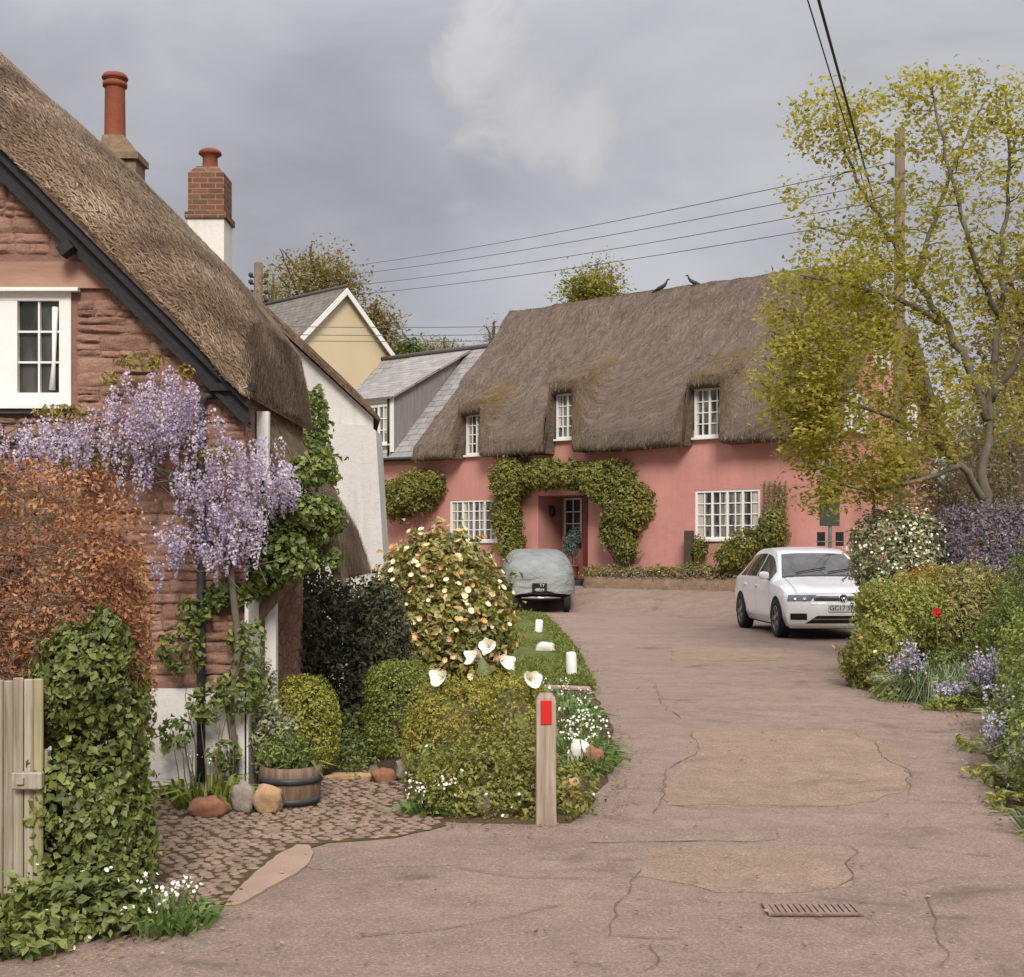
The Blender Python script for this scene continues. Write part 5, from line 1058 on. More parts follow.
n = 22; lm('strap_leaf', blade_mesh('strap_leaf', np.tile([[bp.x+.1, bp.y, .25]], (n, 1)), RNG.normal(size=(n, 3))*.8+np.array([.3, 0, .7]), RNG.uniform(.14, .24, n), .025, L['bright'], .6), o)

# ---------------------------------------------------------------- white hatchback
def catmull(pts, n):
    pts = [np.array(p, float) for p in pts]; o = []
    for i in range(len(pts)-1):
        p0, p1, p2, p3 = pts[max(i-1, 0)], pts[i], pts[i+1], pts[min(i+2, len(pts)-1)]
        for k in range(n): t = k/n; o.append(.5*((2*p1)+(p2-p0)*t+(2*p0-5*p1+4*p2-p3)*t*t+(3*p1-p0-3*p2+p3)*t**3))
    o.append(pts[-1]); return o
CAR = empty('white_hatchback', 'white five door hatchback parked facing the camera beside the flower border', 'car', (0, 0, 0))
prof = [(.10, .19, .80), (.03, .25, .84), (.0, .36, .86), (.01, .50, .86), (.05, .62, .85), (.12, .72, .82), (.20, .775, .80), (.45, .85, .79), (.80, .92, .775), (1.12, .975, .745), (1.22, 1.01, .735), (1.45, 1.15, .69), (1.70, 1.295, .635), (1.90, 1.39, .60), (2.15, 1.45, .59), (2.5, 1.478, .585), (2.9, 1.472, .58), (3.3, 1.44, .57), (3.62, 1.385, .56), (3.80, 1.29, .60), (3.98, 1.12, .67), (4.10, .95, .74), (4.18, .85, .79), (4.24, .7, .82), (4.25, .5, .83), (4.22, .32, .82), (4.15, .22, .8)]
PF = catmull(prof, 4); NP_ = len(PF)
M['seam'] = mat_plain('grey_panel_gap', C('6a6a6a'), .8)
def topS(i, a):                       # i float profile index (in PF), a -1..1
    i = max(0, min(NP_-1.001, i)); k = int(i); f = i-k; y, z, w = PF[k]*(1-f)+PF[k+1]*f
    fr = max(0, 1-y/1.1); rr = max(0, (y-3.5)/.8); bow = (.24*fr**1.2)*abs(a)**3.6 - .14*rr*abs(a)**3
    crown = -.03*abs(a)**3.2*(1 if .15 < y < 4.0 else .3)+.012*math.exp(-((abs(a)-.62)/.1)**2)*(1 if .25 < y < 1.15 else 0)
    return Vector((w*a, y+bow, z+crown))
i0 = next(i for i, p in enumerate(PF) if p[1] > .775); i1 = next(i for i, p in enumerate(PF) if p[0] > 4.0 and p[1] < .86)
def sideS(i, b, s_):                  # i: profile index, b 0 sill .. 1 edge
    e = topS(i, 1.0); y, z = e.y, e.z; belt = lerp(.84, .93, smooth((y-.3)/2.0)); pts = [(.80, .20), (.872, .33), (.893, .55), (.897, .70), (.872, belt)]
    ws = min(1, .965+.035*smooth(min((y-.1)/.7, (4.2-y)/.5))); 
    zt = z; q = []
    for k, (w, zz) in enumerate(pts): q.append((w*ws, min(zz, zt-.006*(5-k))))
    q.append((e.x, z)); t = b*5; k = min(4, int(t)); f = t-k; return Vector((s_*lerp(q[k][0], q[k+1][0], f), y, lerp(q[k][1], q[k+1][1], f)))
def patchT(mb, ia, ib, a0, a1, off, mi=0, ni=10, na=12, a0b=None, a1b=None, hump=None):
    rows = []
    for r in range(ni+1):
        t = r/ni; i = lerp(ia, ib, t); A0, A1 = lerp(a0, a0b if a0b is not None else a0, t), lerp(a1, a1b if a1b is not None else a1, t); row = []
        for c in range(na+1):
            a = lerp(A0, A1, c/na); p = topS(i, a); n = (topS(i, a+.02)-topS(i, a-.02)).cross(topS(i+.2, a)-topS(i-.2, a)).normalized()
            row.append(p+n*off)
        rows.append(row)
    mb.grid(rows, mi, True, flip=True)
def patchS(mb, ia, ib, b0, b1, s_, off, mi=0, ni=10, nb=5):
    rows = []
    for r in range(ni+1):
        i = lerp(ia, ib, r/ni); rows.append([sideS(i, lerp(b0, b1, c/nb), s_)+Vector((s_*off, 0, off*.25)) for c in range(nb+1)])
    mb.grid(rows, mi, True, flip=s_ < 0)
mb = MB()
mb.grid([[topS(i, a) for a in np.linspace(-1, 1, 25)] for i in np.arange(0, NP_-1, .5)], 0, True, flip=True)
for s_ in (-1, 1): mb.grid([[sideS(i, b, s_) for b in np.linspace(0, 1, 21)] for i in np.arange(i0, i1+.01, .5)], 0, True, flip=s_ < 0)
for s_ in (-1, 1):   # bumper corner: close front and rear faces to the side skin
    mb.grid([[topS(i, s_) for i in np.linspace(0, i0, 12)], [sideS(i0, b, s_) for b in np.linspace(0, 1, 12)]], 0, True, flip=s_ > 0); mb.grid([[topS(i, s_) for i in np.linspace(NP_-1.01, i1, 12)], [sideS(i1, b, s_) for b in np.linspace(0, 1, 12)]], 0, True, flip=s_ < 0)
mb.build('body', M['carwhite'], CAR, False)
def idx(y, z): return min(range(NP_), key=lambda k: (PF[k][0]-y)**2+(PF[k][1]-z)**2)
mb = MB(); hb_, he_ = idx(.14, .74), idx(1.14, .98)
for s_ in (-1, 1): patchT(mb, hb_, he_, s_*.86-.006, s_*.86+.006, .003, ni=12, na=1, a0b=s_*.9-.006, a1b=s_*.9+.006)
patchT(mb, hb_, hb_+.18, -.9, .9, .003, ni=1, na=18); patchT(mb, idx(.02, .58)-.1, idx(.02, .58)+.1, -.62, .62, .003, ni=1, na=14)
mb.build('panel_seam', M['seam'], CAR, False)
mb = MB()
for x_, l_ in ((-.45, .55), (.1, .5)):
    p_ = topS(idx(1.25, 1.03), x_/.73)+Vector((0, -.01, .02)); q_ = topS(idx(1.36, 1.09), (x_+l_)/.73)+Vector((0, -.01, .02)); mb.tube([p_, p_.lerp(q_, .5)+Vector((0, 0, .005)), q_], .008, 5)
mb.build('wiper', M['carblack'], CAR, False)
mb = MB(); mb.box((-.76, .3, .17), (.76, 4.0, .24)); mb.build('underbody', M['cardark'], CAR, False)
mb = MB(); patchT(mb, idx(1.235, 1.02), idx(1.84, 1.365), -.95, .95, .004, ni=12, na=16, a0b=-.91, a1b=.91); mb.build('windscreen', M['carglass'] if 'carglass' in M else M['glass'], CAR, False)
mb = MB(); patchT(mb, idx(3.7, 1.35), idx(4.05, 1.03), -.88, .88, .004); mb.build('rear_window', M['glass'], CAR, False)
mb = MB(); patchT(mb, idx(1.17, .985), idx(1.23, 1.015), -.95, .95, .006, ni=2); mb.build('wiper_cowl', M['carblack'], CAR, False)
for s_ in (-1, 1):
    for ya, yb in ((1.42, 2.32), (2.40, 3.18), (3.24, 3.62)):
        mb = MB(); rows = []
        for r in range(13):
            y = lerp(ya, yb, r/12); i = min(range(idx(1.2, 1.0), idx(3.75, 1.33)), key=lambda k: abs(topS(k, 1).y-y)); f0 = i
            # refine
            for _ in range(12): f0 += (y-topS(f0, 1).y)/max(topS(f0+.5, 1).y-topS(f0-.5, 1).y, 1e-3)*.7
            top = .86
            if r == 12 and ya > 3.2: top = .815
            rows.append([sideS(f0, lerp(.815, lerp(.82, .965, 1.0), c/5), s_)+Vector((s_*.006, 0, .002)) for c in range(6)])
        mb.grid(rows, 0, True, flip=s_ < 0); mb.build('side_window', M['glass'], CAR, False)
    mb = MB(); mb.stone((s_*.955, 1.42, 1.0), (.10, .06, .075), 3, rough=.02, n=8); mb.build('wing_mirror', M['carwhite'], CAR, False)
    mb = MB()
    for y in (2.2, 3.08): mb.box((s_*.9-.012, y, .80), (s_*.9+.012, y+.17, .83), bev=.006)
    mb.build('door_handle', M['carwhite'], CAR, False)
    mb = MB()
    for y in (1.3, 2.36, 3.26):
        i = min(range(i0, i1), key=lambda k: abs(topS(k, 1).y-y)); mb.grid([[sideS(i+d, b, s_)+Vector((s_*.003, 0, 0)) for b in np.linspace(.12, .8, 10)] for d in (0, .07)], 0, True, flip=s_ < 0)
    mb.build('door_seam', M['carblack'], CAR, False)
    # lamps sweeping round the corner
    mb = MB(); patchT(mb, idx(.05, .615), idx(.12, .72)-.2, min(.62*s_, 1.0*s_), max(.62*s_, 1.0*s_), .006, ni=6, na=12, a0b=min(.5*s_, 1.0*s_), a1b=max(.5*s_, 1.0*s_))
    hl = mb.build('headlight', M['lamp'], CAR, False); mb = MB(); a_ = .72*s_; p = topS(idx(.07, .655), a_); mb.lathe([(0, 0), (.034, 0), (.036, .008), (.026, .012), (0, .013)], 14, 0, (0, 0, 0), Matrix.Translation(p+Vector((0, -.012, 0))) @ Matrix.Rotation(R(90), 4, 'X')); p2 = topS(idx(.07, .655), .88*s_); mb.lathe([(0, 0), (.03, 0), (.032, .008), (.022, .012), (0, .013)], 14, 0, (0, 0, 0), Matrix.Translation(p2+Vector((0, -.012, 0))) @ Matrix.Rotation(R(90), 4, 'X')); mb.build('reflector', M['chrome'], hl, False)
    mb = MB(); patchT(mb, idx(4.12, .93), idx(4.24, .72), min(.6*s_, .97*s_), max(.6*s_, .97*s_), .006); mb.build('tail_light', M['red'], CAR, False)
    for y in (.86, 3.49):
        mb = MB(); rows = []
        for k in range(21):
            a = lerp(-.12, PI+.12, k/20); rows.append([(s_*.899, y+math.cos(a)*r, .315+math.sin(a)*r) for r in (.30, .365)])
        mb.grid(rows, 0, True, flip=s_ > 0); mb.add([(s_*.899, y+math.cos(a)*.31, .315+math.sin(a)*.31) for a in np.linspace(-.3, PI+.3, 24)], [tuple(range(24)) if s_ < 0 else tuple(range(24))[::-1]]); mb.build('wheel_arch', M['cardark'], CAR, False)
        W = Matrix.Translation((s_*.80, y, .315)) @ Matrix.Rotation(R(90)*s_, 4, 'Y'); mb = MB(); mb.lathe([(.20, -.1), (.30, -.1), (.315, -.075), (.315, .075), (.3, .103), (.212, .108), (.205, .09)], 32, 0, (0, 0, 0), W); wh = mb.build('wheel', M['rubber'], CAR, False)
        mb = MB(); mb.lathe([(.205, .06), (.205, .104), (.188, .108), (.18, .07)], 32, 0, (0, 0, 0), W)
        for k in range(5):
            Q = W @ Matrix.Rotation(2*PI*k/5, 4, 'Z'); mb.box((-.032, .0, .075), (.032, .19, .1), 0, Q)
        mb.lathe([(0, .1), (.05, .1), (.05, .11), (0, .112)], 14, 0, (0, 0, 0), W); mb.build('rim', M['rim'], wh, False); mb = MB(); mb.lathe([(0, .05), (.19, .05), (.19, .06), (0, .06)], 24, 0, (0, 0, 0), W); mb.build('brake_disc', M['cardark'], wh, False)
mb = MB(); patchT(mb, idx(.055, .632), idx(.10, .695), -.55, .55, .005, ni=3, na=18); gr = mb.build('grille', M['carblack'], CAR, False)
mb = MB(); patchT(mb, idx(.055, .64)+.2, idx(.06, .648)+.25, -.55, .55, .011, ni=1, na=18); patchT(mb, idx(.09, .682), idx(.09, .682)+.4, -.55, .55, .011, ni=1, na=18); mb.build('chrome_strip', M['chrome'], gr, False)
mb = MB(); patchT(mb, idx(.02, .27), idx(0, .385), -.72, .72, .006, ni=4, na=18, a0b=-.5, a1b=.5); mb.build('lower_grille', M['carblack'], CAR, False)
for s_ in (-1, 1):
    mb = MB(); patchT(mb, idx(.01, .33), idx(.0, .42), min(.68*s_, .95*s_), max(.68*s_, .95*s_), .006, ni=4, na=8); mb.build('fog_intake', M['carblack'], CAR, False)
mb = MB(); patchT(mb, idx(.01, .32), idx(.01, .32)+.7, -.6, .6, .02, ni=1, na=18); mb.build('intake_trim', M['rim'], CAR, False)
# round badge and number plate
mb = MB(); Q = Matrix.Translation((0, .055, .662)) @ Matrix.Rotation(R(80), 4, 'X'); mb.lathe([(0, 0), (.066, 0), (.07, .008), (.06, .014), (.058, .008), (0, .008)], 24, 0, (0, 0, 0), Q); bg = mb.build('badge', M['chrome'], CAR, False)
mb = MB()
for pts in ([(-.026, .04), (0, .006), (.026, .04)], [(-.045, .022), (-.024, -.044), (0, -.006), (.024, -.044), (.045, .022)]): mb.tube([Q @ Vector((x, y, .011)) for x, y in pts], .006, 5)
mb.build('badge_emblem', M['carblack'], bg, False)
mb = MB(); mb.box((-.26, -.022, .455), (.26, -.008, .57), bev=.003); pl = mb.build('number_plate', M['plate'], CAR, False); text_mesh('plate_text', 'GC17 SKN', .105, M['letter_b'], pl, (0, -.024, .512), (R(90), 0, 0))
CAR.location = G(780, 637)+Vector((.88, -.86, 0)); CAR.rotation_euler = (0, 0, R(3)); CAR.location.z = 0; CAR.scale = (1.03, 1.0, 1.045)

# ---------------------------------------------------------------- covered car
CC = empty('covered_car', 'old car under a grey fabric cover with its black number plate showing', 'car', G(541, 613)); mb = MB(); NA, NV = 64, 22; rows = []
for v in range(NV+1):
    t = v/NV; row = []
    if t < .62: q = t/.62; z = lerp(.30, .92, q); f0, f1, hw = lerp(-.02, .06, q**2), lerp(3.5, 3.45, q), lerp(.86, .83, q)
    else: q = (t-.62)/.38; z = .92+.44*math.sin(q*PI/2)**1.0; f0, f1, hw = lerp(.06, 1.15, q**1.1), lerp(3.45, 2.8, q**1.2), lerp(.83, .52, q**1.25)
    if v == NV: z = 1.365
    cy, ry = (f0+f1)/2, (f1-f0)/2; p = lerp(5.5, 3.6, t)
    for k in range(NA+1):
        a = 2*PI*k/NA; c, s_ = math.cos(a), math.sin(a); r = 1/(abs(c)**p+abs(s_)**p)**(1/p); sh = 1 if v < NV else .92
        n = mnoise.noise(Vector((c*3, s_*3, z*2.2)))*.025+abs(mnoise.noise(Vector((c*4+z*2, s_*4, z*1.0))))*.04*(1-.6*t); hem = 0
        zz = z
        if v < 5: zz = z+(.10+.1*math.exp(-((c-.0)/.35)**2)*(s_ < 0))*(1-v/5)*(1 if s_ < 0 else .3)+.03*mnoise.noise(Vector((c*5, s_*5, 0)))
        row.append((c*r*hw*sh*(1+n*.6), cy+s_*r*ry*sh*(1+n*.6), zz+n*.4))
    rows.append(row)
mb.grid(rows, 0, True); mb.add(rows[-1][:-1], [tuple(range(NA))], 0, True)
t = NT('grey_car_cover'); v = t.coord(); f = t.noise(v, 3, 5); t.fin(t.ramp(f, [(.3, C('70736f')), (.7, C('878a86'))]), .6, t.bump(t.math('ADD', t.noise(t.coord('Object', (1, 1, 2.5)), 2.2, 3, .5, .6), 0.), .8, .12), spec=.35)
mb.build('cover', t.m, CC, False)
mb = MB(); mb.box((-.70, .12, .24), (.70, 3.3, .5), bev=.05); mb.build('body', M['cardark'], CC, False)
mb = MB(); mb.tube([(-.45, .02, .34), (0, -.03, .335), (.45, .02, .34)], .03, 8); mb.build('bumper', M['chrome'], CC, False)
mb = MB(); mb.tube([(-.72, .1, .44), (.72, .1, .44)], .03, 8); mb.build('bumper_valance', M['iron'], CC, False)
for x in (-.62, .62):
    for y in (.35, 2.9):
        mb = MB(); mb.lathe([(0, -.08), (.24, -.08), (.27, -.05), (.27, .05), (.24, .08), (0, .08)], 24, 0, (0, 0, 0), Matrix.Translation((x, y, .26)) @ Matrix.Rotation(R(90), 4, 'Y')); mb.build('wheel', M['rubber'], CC, False)
mb = MB(); mb.box((-.21, -.085, .47), (.13, -.07, .68), bev=.004); pl = mb.build('number_plate', M['plateblk'], CC, False)
text_mesh('plate_text', 'TY', .1, M['letter_w'], pl, (.02, -.088, .63), (R(90), 0, 0)); text_mesh('plate_text', '485H', .1, M['letter_w'], pl, (-.04, -.088, .525), (R(90), 0, 0))
CC.rotation_euler = (R(2.2), 0, R(2)); CC.location.z += 0.02

# ---------------------------------------------------------------- birds on the ridge
BM = mat_basic('dark_bird_plumage', C('45403f'), .9, .4, 20, .3, 60)
for x, ang, lab, hd in ((3.62, 200, 'dark bird with raised head at left on the thatch ridge', 1), (4.72, 20, 'dark bird facing left on the thatch ridge, right of the other', 0)):
    q = HP(x-.52, 3.4, 8.74); mb = MB(); s_ = -1 if hd == 0 else 1
    mb.tube([(-.36*s_, 0, -.02), (-.24*s_, 0, .06), (-.12*s_, 0, .12), (0, 0, .16), (.10*s_, 0, .22), (.17*s_, 0, .31), (.19*s_, 0, .38), (.215*s_, 0, .415), (.26*s_, 0, .415), (.30*s_, 0, .40)], [.012, .035, .07, .09, .08, .045, .034, .042, .025, .004], 10, flat=.8)
    for d in (-.03, .03): mb.tube([(.02*s_, d, .10), (.02*s_, d, 0)], [.012, .009], 5)
    mb.v = [(a*.8, b*.8, c*.8) for a, b, c in mb.v]; o = mb.build('perched_bird', BM); o.location = q; o.rotation_euler = (0, 0, R(HANG*.5)); tag(o, lab, 'bird', 'birds on the thatch ridge')

# ---------------------------------------------------------------- utility poles, wires, signs
PO = empty('utility_pole', 'tall brown wooden utility pole standing in the crown of the yellow tree', 'utility pole', P(899, 546, 29.5)-Vector((0, 0, HC))); pz = .3; ptop = P(899, 128, 29.5).z; PO.location.z = pz
mb = MB(); mb.tube([(0, 0, -.3), (0, 0, 4), (.02, 0, ptop-pz)], [.15, .135, .11], 12); mb.build('post', M['pole'], PO, False)
hs = [P(899, y, 29.5).z for y in (163, 181, 199, 216)]; mb = MB()
for z in hs: mb.lathe([(.02, -.02), (.045, -.01), (.05, .04), (.03, .08), (0, .09)], 8, 0, (-.17, -.02, z-pz-.03)); mb.box((-.19, -.03, z-pz-.06), (.02, .0, z-pz-.035))
mb.build('insulator', M['steel'], PO, False)
FP = empty('utility_pole', 'distant wooden utility pole with insulators beyond the stone cottage roof', 'utility pole', P(258.5, 546, 70)-Vector((0, 0, HC))); ft = P(258, 263, 70).z; mb = MB(); mb.tube([(0, 0, -.5), (0, 0, ft)], [.32, .24], 8); mb.build('post', M['pole'], FP, False); mb = MB(); fz = [P(258, y, 70).z for y in (277, 284, 294, 302)]
for z in fz:
    mb.tube([(-.45, 0, z), (.45, 0, z)], .05, 6)
    for x in (-.42, .42): mb.lathe([(.05, 0), (.13, .05), (.12, .2), (0, .26)], 8, 0, (x, 0, z))
mb.build('crossarm', M['blackpipe'], FP, False)
def cable(name, a, b, sag, r, label, mat='wire', group=None, n=24):
    a, b = Vector(a), Vector(b); pts = [a.lerp(b, k/n)-Vector((0, 0, sag*4*(k/n)*(1-k/n))) for k in range(n+1)]; mb = MB(); mb.tube(pts, r, 5, 0); o = mb.build(name, M[mat]); return tag(o, label, 'cable', group)
names = ['topmost', 'second from the top', 'third from the top', 'lowest']
for k in range(4): cable('overhead_wire', (PO.location.x-.17, 29.48, hs[k]), (FP.location.x+.42, 70, fz[k]+.1), .35, .011, f'{names[k]} of the four thin grey wires crossing the sky above the thatch', 'wire', 'four wires between the poles')
for k, y in enumerate((326, 334, 340)): cable('house_wire', P(262, y, 39.5), P(560, y-1, 40.0), .06, .012, ['upper', 'middle', 'lower'][k]+' thin wire passing in front of the yellow gable', 'wire', 'wires before the yellow gable')
pa = P(892, 262, 29.4); pb = P(680, -540, 6); d_ = pb-pa; cable('service_cable', pa, pa+d_*1.35, .15, .016, 'thick black cable running down from overhead to the wooden pole', 'cable', None, 40)
pa = P(884, 250, 29.4); pb = P(687, -395, 6.5); d_ = pb-pa; cable('service_cable', pa, pa+d_*1.35, .0, .008, 'thinner black cable left of the thick one at the top of the picture', 'cable', None, 40)
q = G(830, 606); q = P(830, 546, 27.2)-Vector((0, 0, HC-gz(8.6, 27.2))); SG = empty('road_sign', 'grey road sign pole seen from behind with dark green backs', 'road sign', P(830, 546, 27.2)-Vector((0, 0, HC))); s_ = 27.2/F
mb = MB(); mb.tube([(0, 0, -.1), (0, 0, HC+(546-442)*s_)], .038, 10); mb.build('pole', M['steel'], SG, False)
for y0, y1, w_, mat in ((462, 482, 20, 'steel'), (484, 526, 20, 'signback')):
    mb = MB(); mb.box((-w_*s_/2-.02, -.06, HC+(546-y1)*s_), (w_*s_/2-.02, -.042, HC+(546-y0)*s_), bev=.004); mb.build('sign_panel', M[mat], SG, False)
for x in (-9.5, 9):
    mb = MB(); mb.box(((x-4)*s_, -.06, HC+(546-546)*s_), ((x+4)*s_, -.042, HC+(546-532)*s_), bev=.004); mb.build('small_plate', M['black'], SG, False)
mb = MB(); mb.box((-.3, -.062, HC+.4*s_*10), (.26, -.05, HC+.4*s_*10+.02)); mb.build('bracket', M['steel'], SG, False)
# ================================================================ pink cottage plants
def hb(x, y, z, rx, ry, rz, p=2.): q = HP(x, y, z); return (q.x, q.y, q.z, rx, ry, rz, p)
def hpx(px, py, d=-.35):   # point on a plane d in front of the pink wall
    k = (px-CX)/F; a = Vector((HA.x, HA.y, 0))-HN*d; t = (a.y*k-a.x)/(HU.x-HU.y*k); q = a+HU*t; return Vector((q.x, q.y, HC+(HY-py)*q.y/F))
def hB(px, py, rx, ry, rz, d=-.35): q = hpx(px, py, d); return (q.x, q.y, q.z, rx, ry, rz)
bush('wall_climber', 'bushy green climber at the left end of the pink wall under the slate roof', 'climber', [hB(418, 492, .75, .55, .62), hB(398, 500, .6, .5, .6), hB(432, 486, .4, .35, .4)], 9000, .11, L['climber'], aspect=.5, amp=.18, shell=.4, seed=41, bmat=M['bark'], nst=3)
bush('porch_vine', 'green vine column left of the pink porch reaching over the doorway', 'climber', [hB(512, 480, .62, .35, .6), hB(506, 515, .45, .3, .7), hB(512, 545, .36, .28, .5), hB(545, 474, .6, .35, .42), hB(578, 476, .6, .35, .38)], 12000, .10, L['climber'], aspect=.55, amp=.15, shell=.35, seed=42, branches=False, mixv=.4)
bush('porch_vine', 'broad green vine right of the pink porch trailing bare stems below', 'climber', [hB(612, 484, .72, .35, .62), hB(628, 505, .68, .38, .65), hB(618, 530, .5, .35, .5), hB(596, 478, .5, .35, .42), hB(626, 548, .3, .25, .35)], 12500, .10, L['climber'], aspect=.55, amp=.15, shell=.35, seed=43, branches=False, mixv=.4)
mb = MB(); q0 = hpx(622, 572, -.25)
o = [x for x in bpy.data.objects if x.name.startswith('porch_vine')][-1]
twigs(mb, (q0.x, q0.y, .75), [hpx(random.uniform(600, 645), random.uniform(500, 555), -.3) for _ in range(9)], .022, .006, 5, .12); mb.build('bare_stem', M['bark'], o)
bush('window_shrub', 'leafy shrub with red flowers below the right ground floor window', 'shrub', [hB(752, 546, .62, .4, .42, -.5), hB(735, 556, .5, .35, .36, -.6), hB(772, 530, .36, .3, .5, -.4)], 6500, .085, L['climber'], aspect=.5, amp=.2, shell=.5, seed=44, flowers=[dict(n=5, size=.07, mat=L['fl_red'], out=.03)])
bush('small_wall_shrub', 'small thin shrub beside the dark post at the pink wall', 'shrub', [hB(700, 548, .22, .15, .3, -.3)], 700, .07, L['climber'], amp=.2, shell=.7, seed=45)
q = hpx(689, 572, -.3); mb = MB(); mb.box((-.1, -.08, -.3), (.1, .08, .62), bev=.01); o = mb.build('short_post', M['bark_d']); o.location = (q.x, q.y, gz(q.x, q.y)+.5); o.rotation_euler = (0, 0, R(HANG)); tag(o, 'short dark brown post at the pink wall below the right window', 'post')
# trellis
TR = empty('wooden_trellis', 'square wooden trellis on the pink wall right of the window', 'trellis', HP(8.15, -.06, 1.2), R(HANG)); mb = MB()
for k in range(5): mb.box((k*.14, -.015, 0), (k*.14+.025, .0, 1.9))
for k in range(12): mb.box((0, -.03, k*.16), (.6, -.0155, k*.16+.025))
mb.build('lattice', M['wood_brown'], TR, False)
bush('trellis_rose', 'thin climbing rose spread over the trellis', 'rose', [hB(775, 500, .3, .15, .5, -.2), hB(778, 530, .3, .2, .35, -.25)], 900, .07, L['bright'], amp=.2, shell=.8, seed=46, flowers=[dict(n=2, size=.09, mat=L['fl_red'], out=.03)])
bush('porch_plant', 'blue green potted evergreen beside the door in the porch', 'plant', [hB(571, 545, .22, .2, .34, .0), hB(575, 535, .16, .15, .22, .0)], 1600, .07, L['bluegreen'], amp=.15, shell=.5, seed=47)
q = hpx(572, 566, .0); mb = MB(); mb.lathe([(.12, -.1), (.15, .0), (.18, .25), (.2, .26), (.2, .3), (.16, .3)], 16); o = mb.build('plant_pot', M['terracotta']); o.location = (q.x, q.y, .66); tag(o, 'terracotta pot under the blue green evergreen in the porch', 'plant pot')
# low plants along the raised bed
bl = [hB(px, 572+random.uniform(-2, 3), .28, .22, random.uniform(.12, .22), -.5) for px in range(592, 745, 11)]
bush('bed_plants', 'row of low dry and green plants along the bed below the pink wall', 'plants', bl, 5000, .075, L['brownscrub' if False else 'climber'], amp=.25, shell=.7, seed=48, branches=False, flowers=[dict(n=60, size=.05, mat=L['fl_cream'], out=.02)])
bl = [hB(px, 575+random.uniform(-2, 3), .26, .22, random.uniform(.1, .18), -.7) for px in range(600, 740, 13)]
bush('bed_plants', 'dry brown plants drooping over the front edge of the bed', 'plants', bl, 3000, .075, L['brownscrub'], amp=.25, shell=.7, seed=49, branches=False)

# ================================================================ right-hand border
ring_sheet('border_soil', [(3.72, 14.5), (3.85, 13.6), (4.15, 12.3), (4.55, 11.8), (4.4, 11.0), (3.95, 10.2), (3.3, 8.9), (3.05, 8.2), (2.85, 7.3), (2.75, 6.4), (2.8, 4.5), (5, 4), (9, 6), (12, 14), (12, 21.5), (7.5, 22.3), (5.5, 20), (4.7, 17.4), (4.0, 15.6)], .14, M['earth'], .01, 6, edge=.04, rough_=.05)
bush('white_flowering_shrub', 'tall rounded shrub tipped with white blossom beside the parked car', 'shrub', [B(893, 553, 17.7, .60, .5, .62), B(920, 560, 17.7, .5, .5, .6), B(892, 600, 17.5, .46, .5, .55), B(905, 620, 17.5, .6, .5, .55)], 17000, .075, L['greygreen'], aspect=.5, amp=.13, shell=.3, seed=51, mixv=.3, flowers=[dict(n=1100, size=.036, mat=L['fl_cream'], petals=6, cup=.2, out=.075, sel=lambda p: p[:, 2] > 1.45), dict(n=500, size=.036, mat=L['fl_white'], petals=6, cup=.2, out=.08, sel=lambda p: p[:, 2] > 1.0)])
bush('purple_shrub', 'large dusky purple leaved shrub right of the white flowering shrub', 'shrub', [B(985, 553, 17.5, .73, .6, .7), B(1020, 560, 17.5, .66, .6, .8), B(955, 545, 17.6, .47, .45, .5), B(1000, 600, 17.1, .85, .6, .66), B(1060, 580, 17.5, .66, .6, .94)], 30000, .052, L['purple'], aspect=.5, amp=.15, shell=.4, seed=52, mixv=.4)
bush('yellow_green_shrub', 'yellow green bush overhanging the front of the white car', 'shrub', [B(890, 612, 15.2, .36, .45, .38), B(912, 610, 15.4, .4, .4, .40), B(885, 640, 15.0, .34, .4, .36), B(876, 604, 15.3, .22, .3, .24)], 10500, .058, L['acid'], aspect=.5, amp=.34, shell=.5, seed=53, mixv=.4)
bush('orange_tinted_shrub', 'small orange tinted shrub between yellow green bushes', 'shrub', [B(922, 598, 16.6, .36, .35, .36), B(935, 588, 16.8, .25, .3, .3)], 3600, .06, L['rust'], aspect=.5, amp=.2, shell=.4, seed=54)
bush('feathery_shrub', 'olive green shrub with drooping feathery leaves above the red flower', 'shrub', [B(965, 596, 15.8, .48, .5, .40), B(990, 610, 15.6, .36, .45, .46), B(945, 612, 15.7, .4, .4, .36), B(965, 630, 15.5, .5, .4, .34)], 15000, .07, L['feather'], aspect=.3, amp=.32, shell=.6, seed=55, droop=.6, mixv=.4)
bush('olive_low_shrub', 'low mixed green bush at the tip of the border by the road', 'shrub', [B(872, 668, 14.3, .3, .3, .28), B(890, 676, 14.1, .28, .3, .26), B(862, 660, 14.5, .22, .25, .3)], 5200, .055, L['climber'], aspect=.5, amp=.34, shell=.5, seed=56, flowers=[dict(n=26, size=.05, mat=L['fl_orange'], out=.02), dict(n=14, size=.05, mat=L['fl_cream'], out=.02)])
bush('fresh_green_bush', 'dense fresh green bush at the right edge of the picture', 'bush', [(4.8, 11.6, .45, .45, .45, .56), (5.3, 11.6, .5, .5, .5, .66), (4.65, 11.4, .25, .34, .35, .34), (4.65, 10.8, .35, .42, .4, .46)], 17000, .05, L['bright'], aspect=.5, amp=.15, shell=.35, seed=57, mixv=.4)
bush('edge_bush', 'lower green bush at the right edge beside the bluebells', 'bush', [(3.75, 9.25, .3, .34, .4, .38), (3.5, 8.5, .25, .3, .35, .34), (3.25, 7.7, .25, .28, .4, .34), (4.1, 9.6, .4, .4, .5, .5), (4.3, 10.3, .38, .3, .4, .42)], 14000, .045, L['mid'], aspect=.5, amp=.18, shell=.45, seed=58, mixv=.4, flowers=[dict(n=160, size=.03, mat=L['fl_blue'], petals=5, cup=.3, out=.03)])
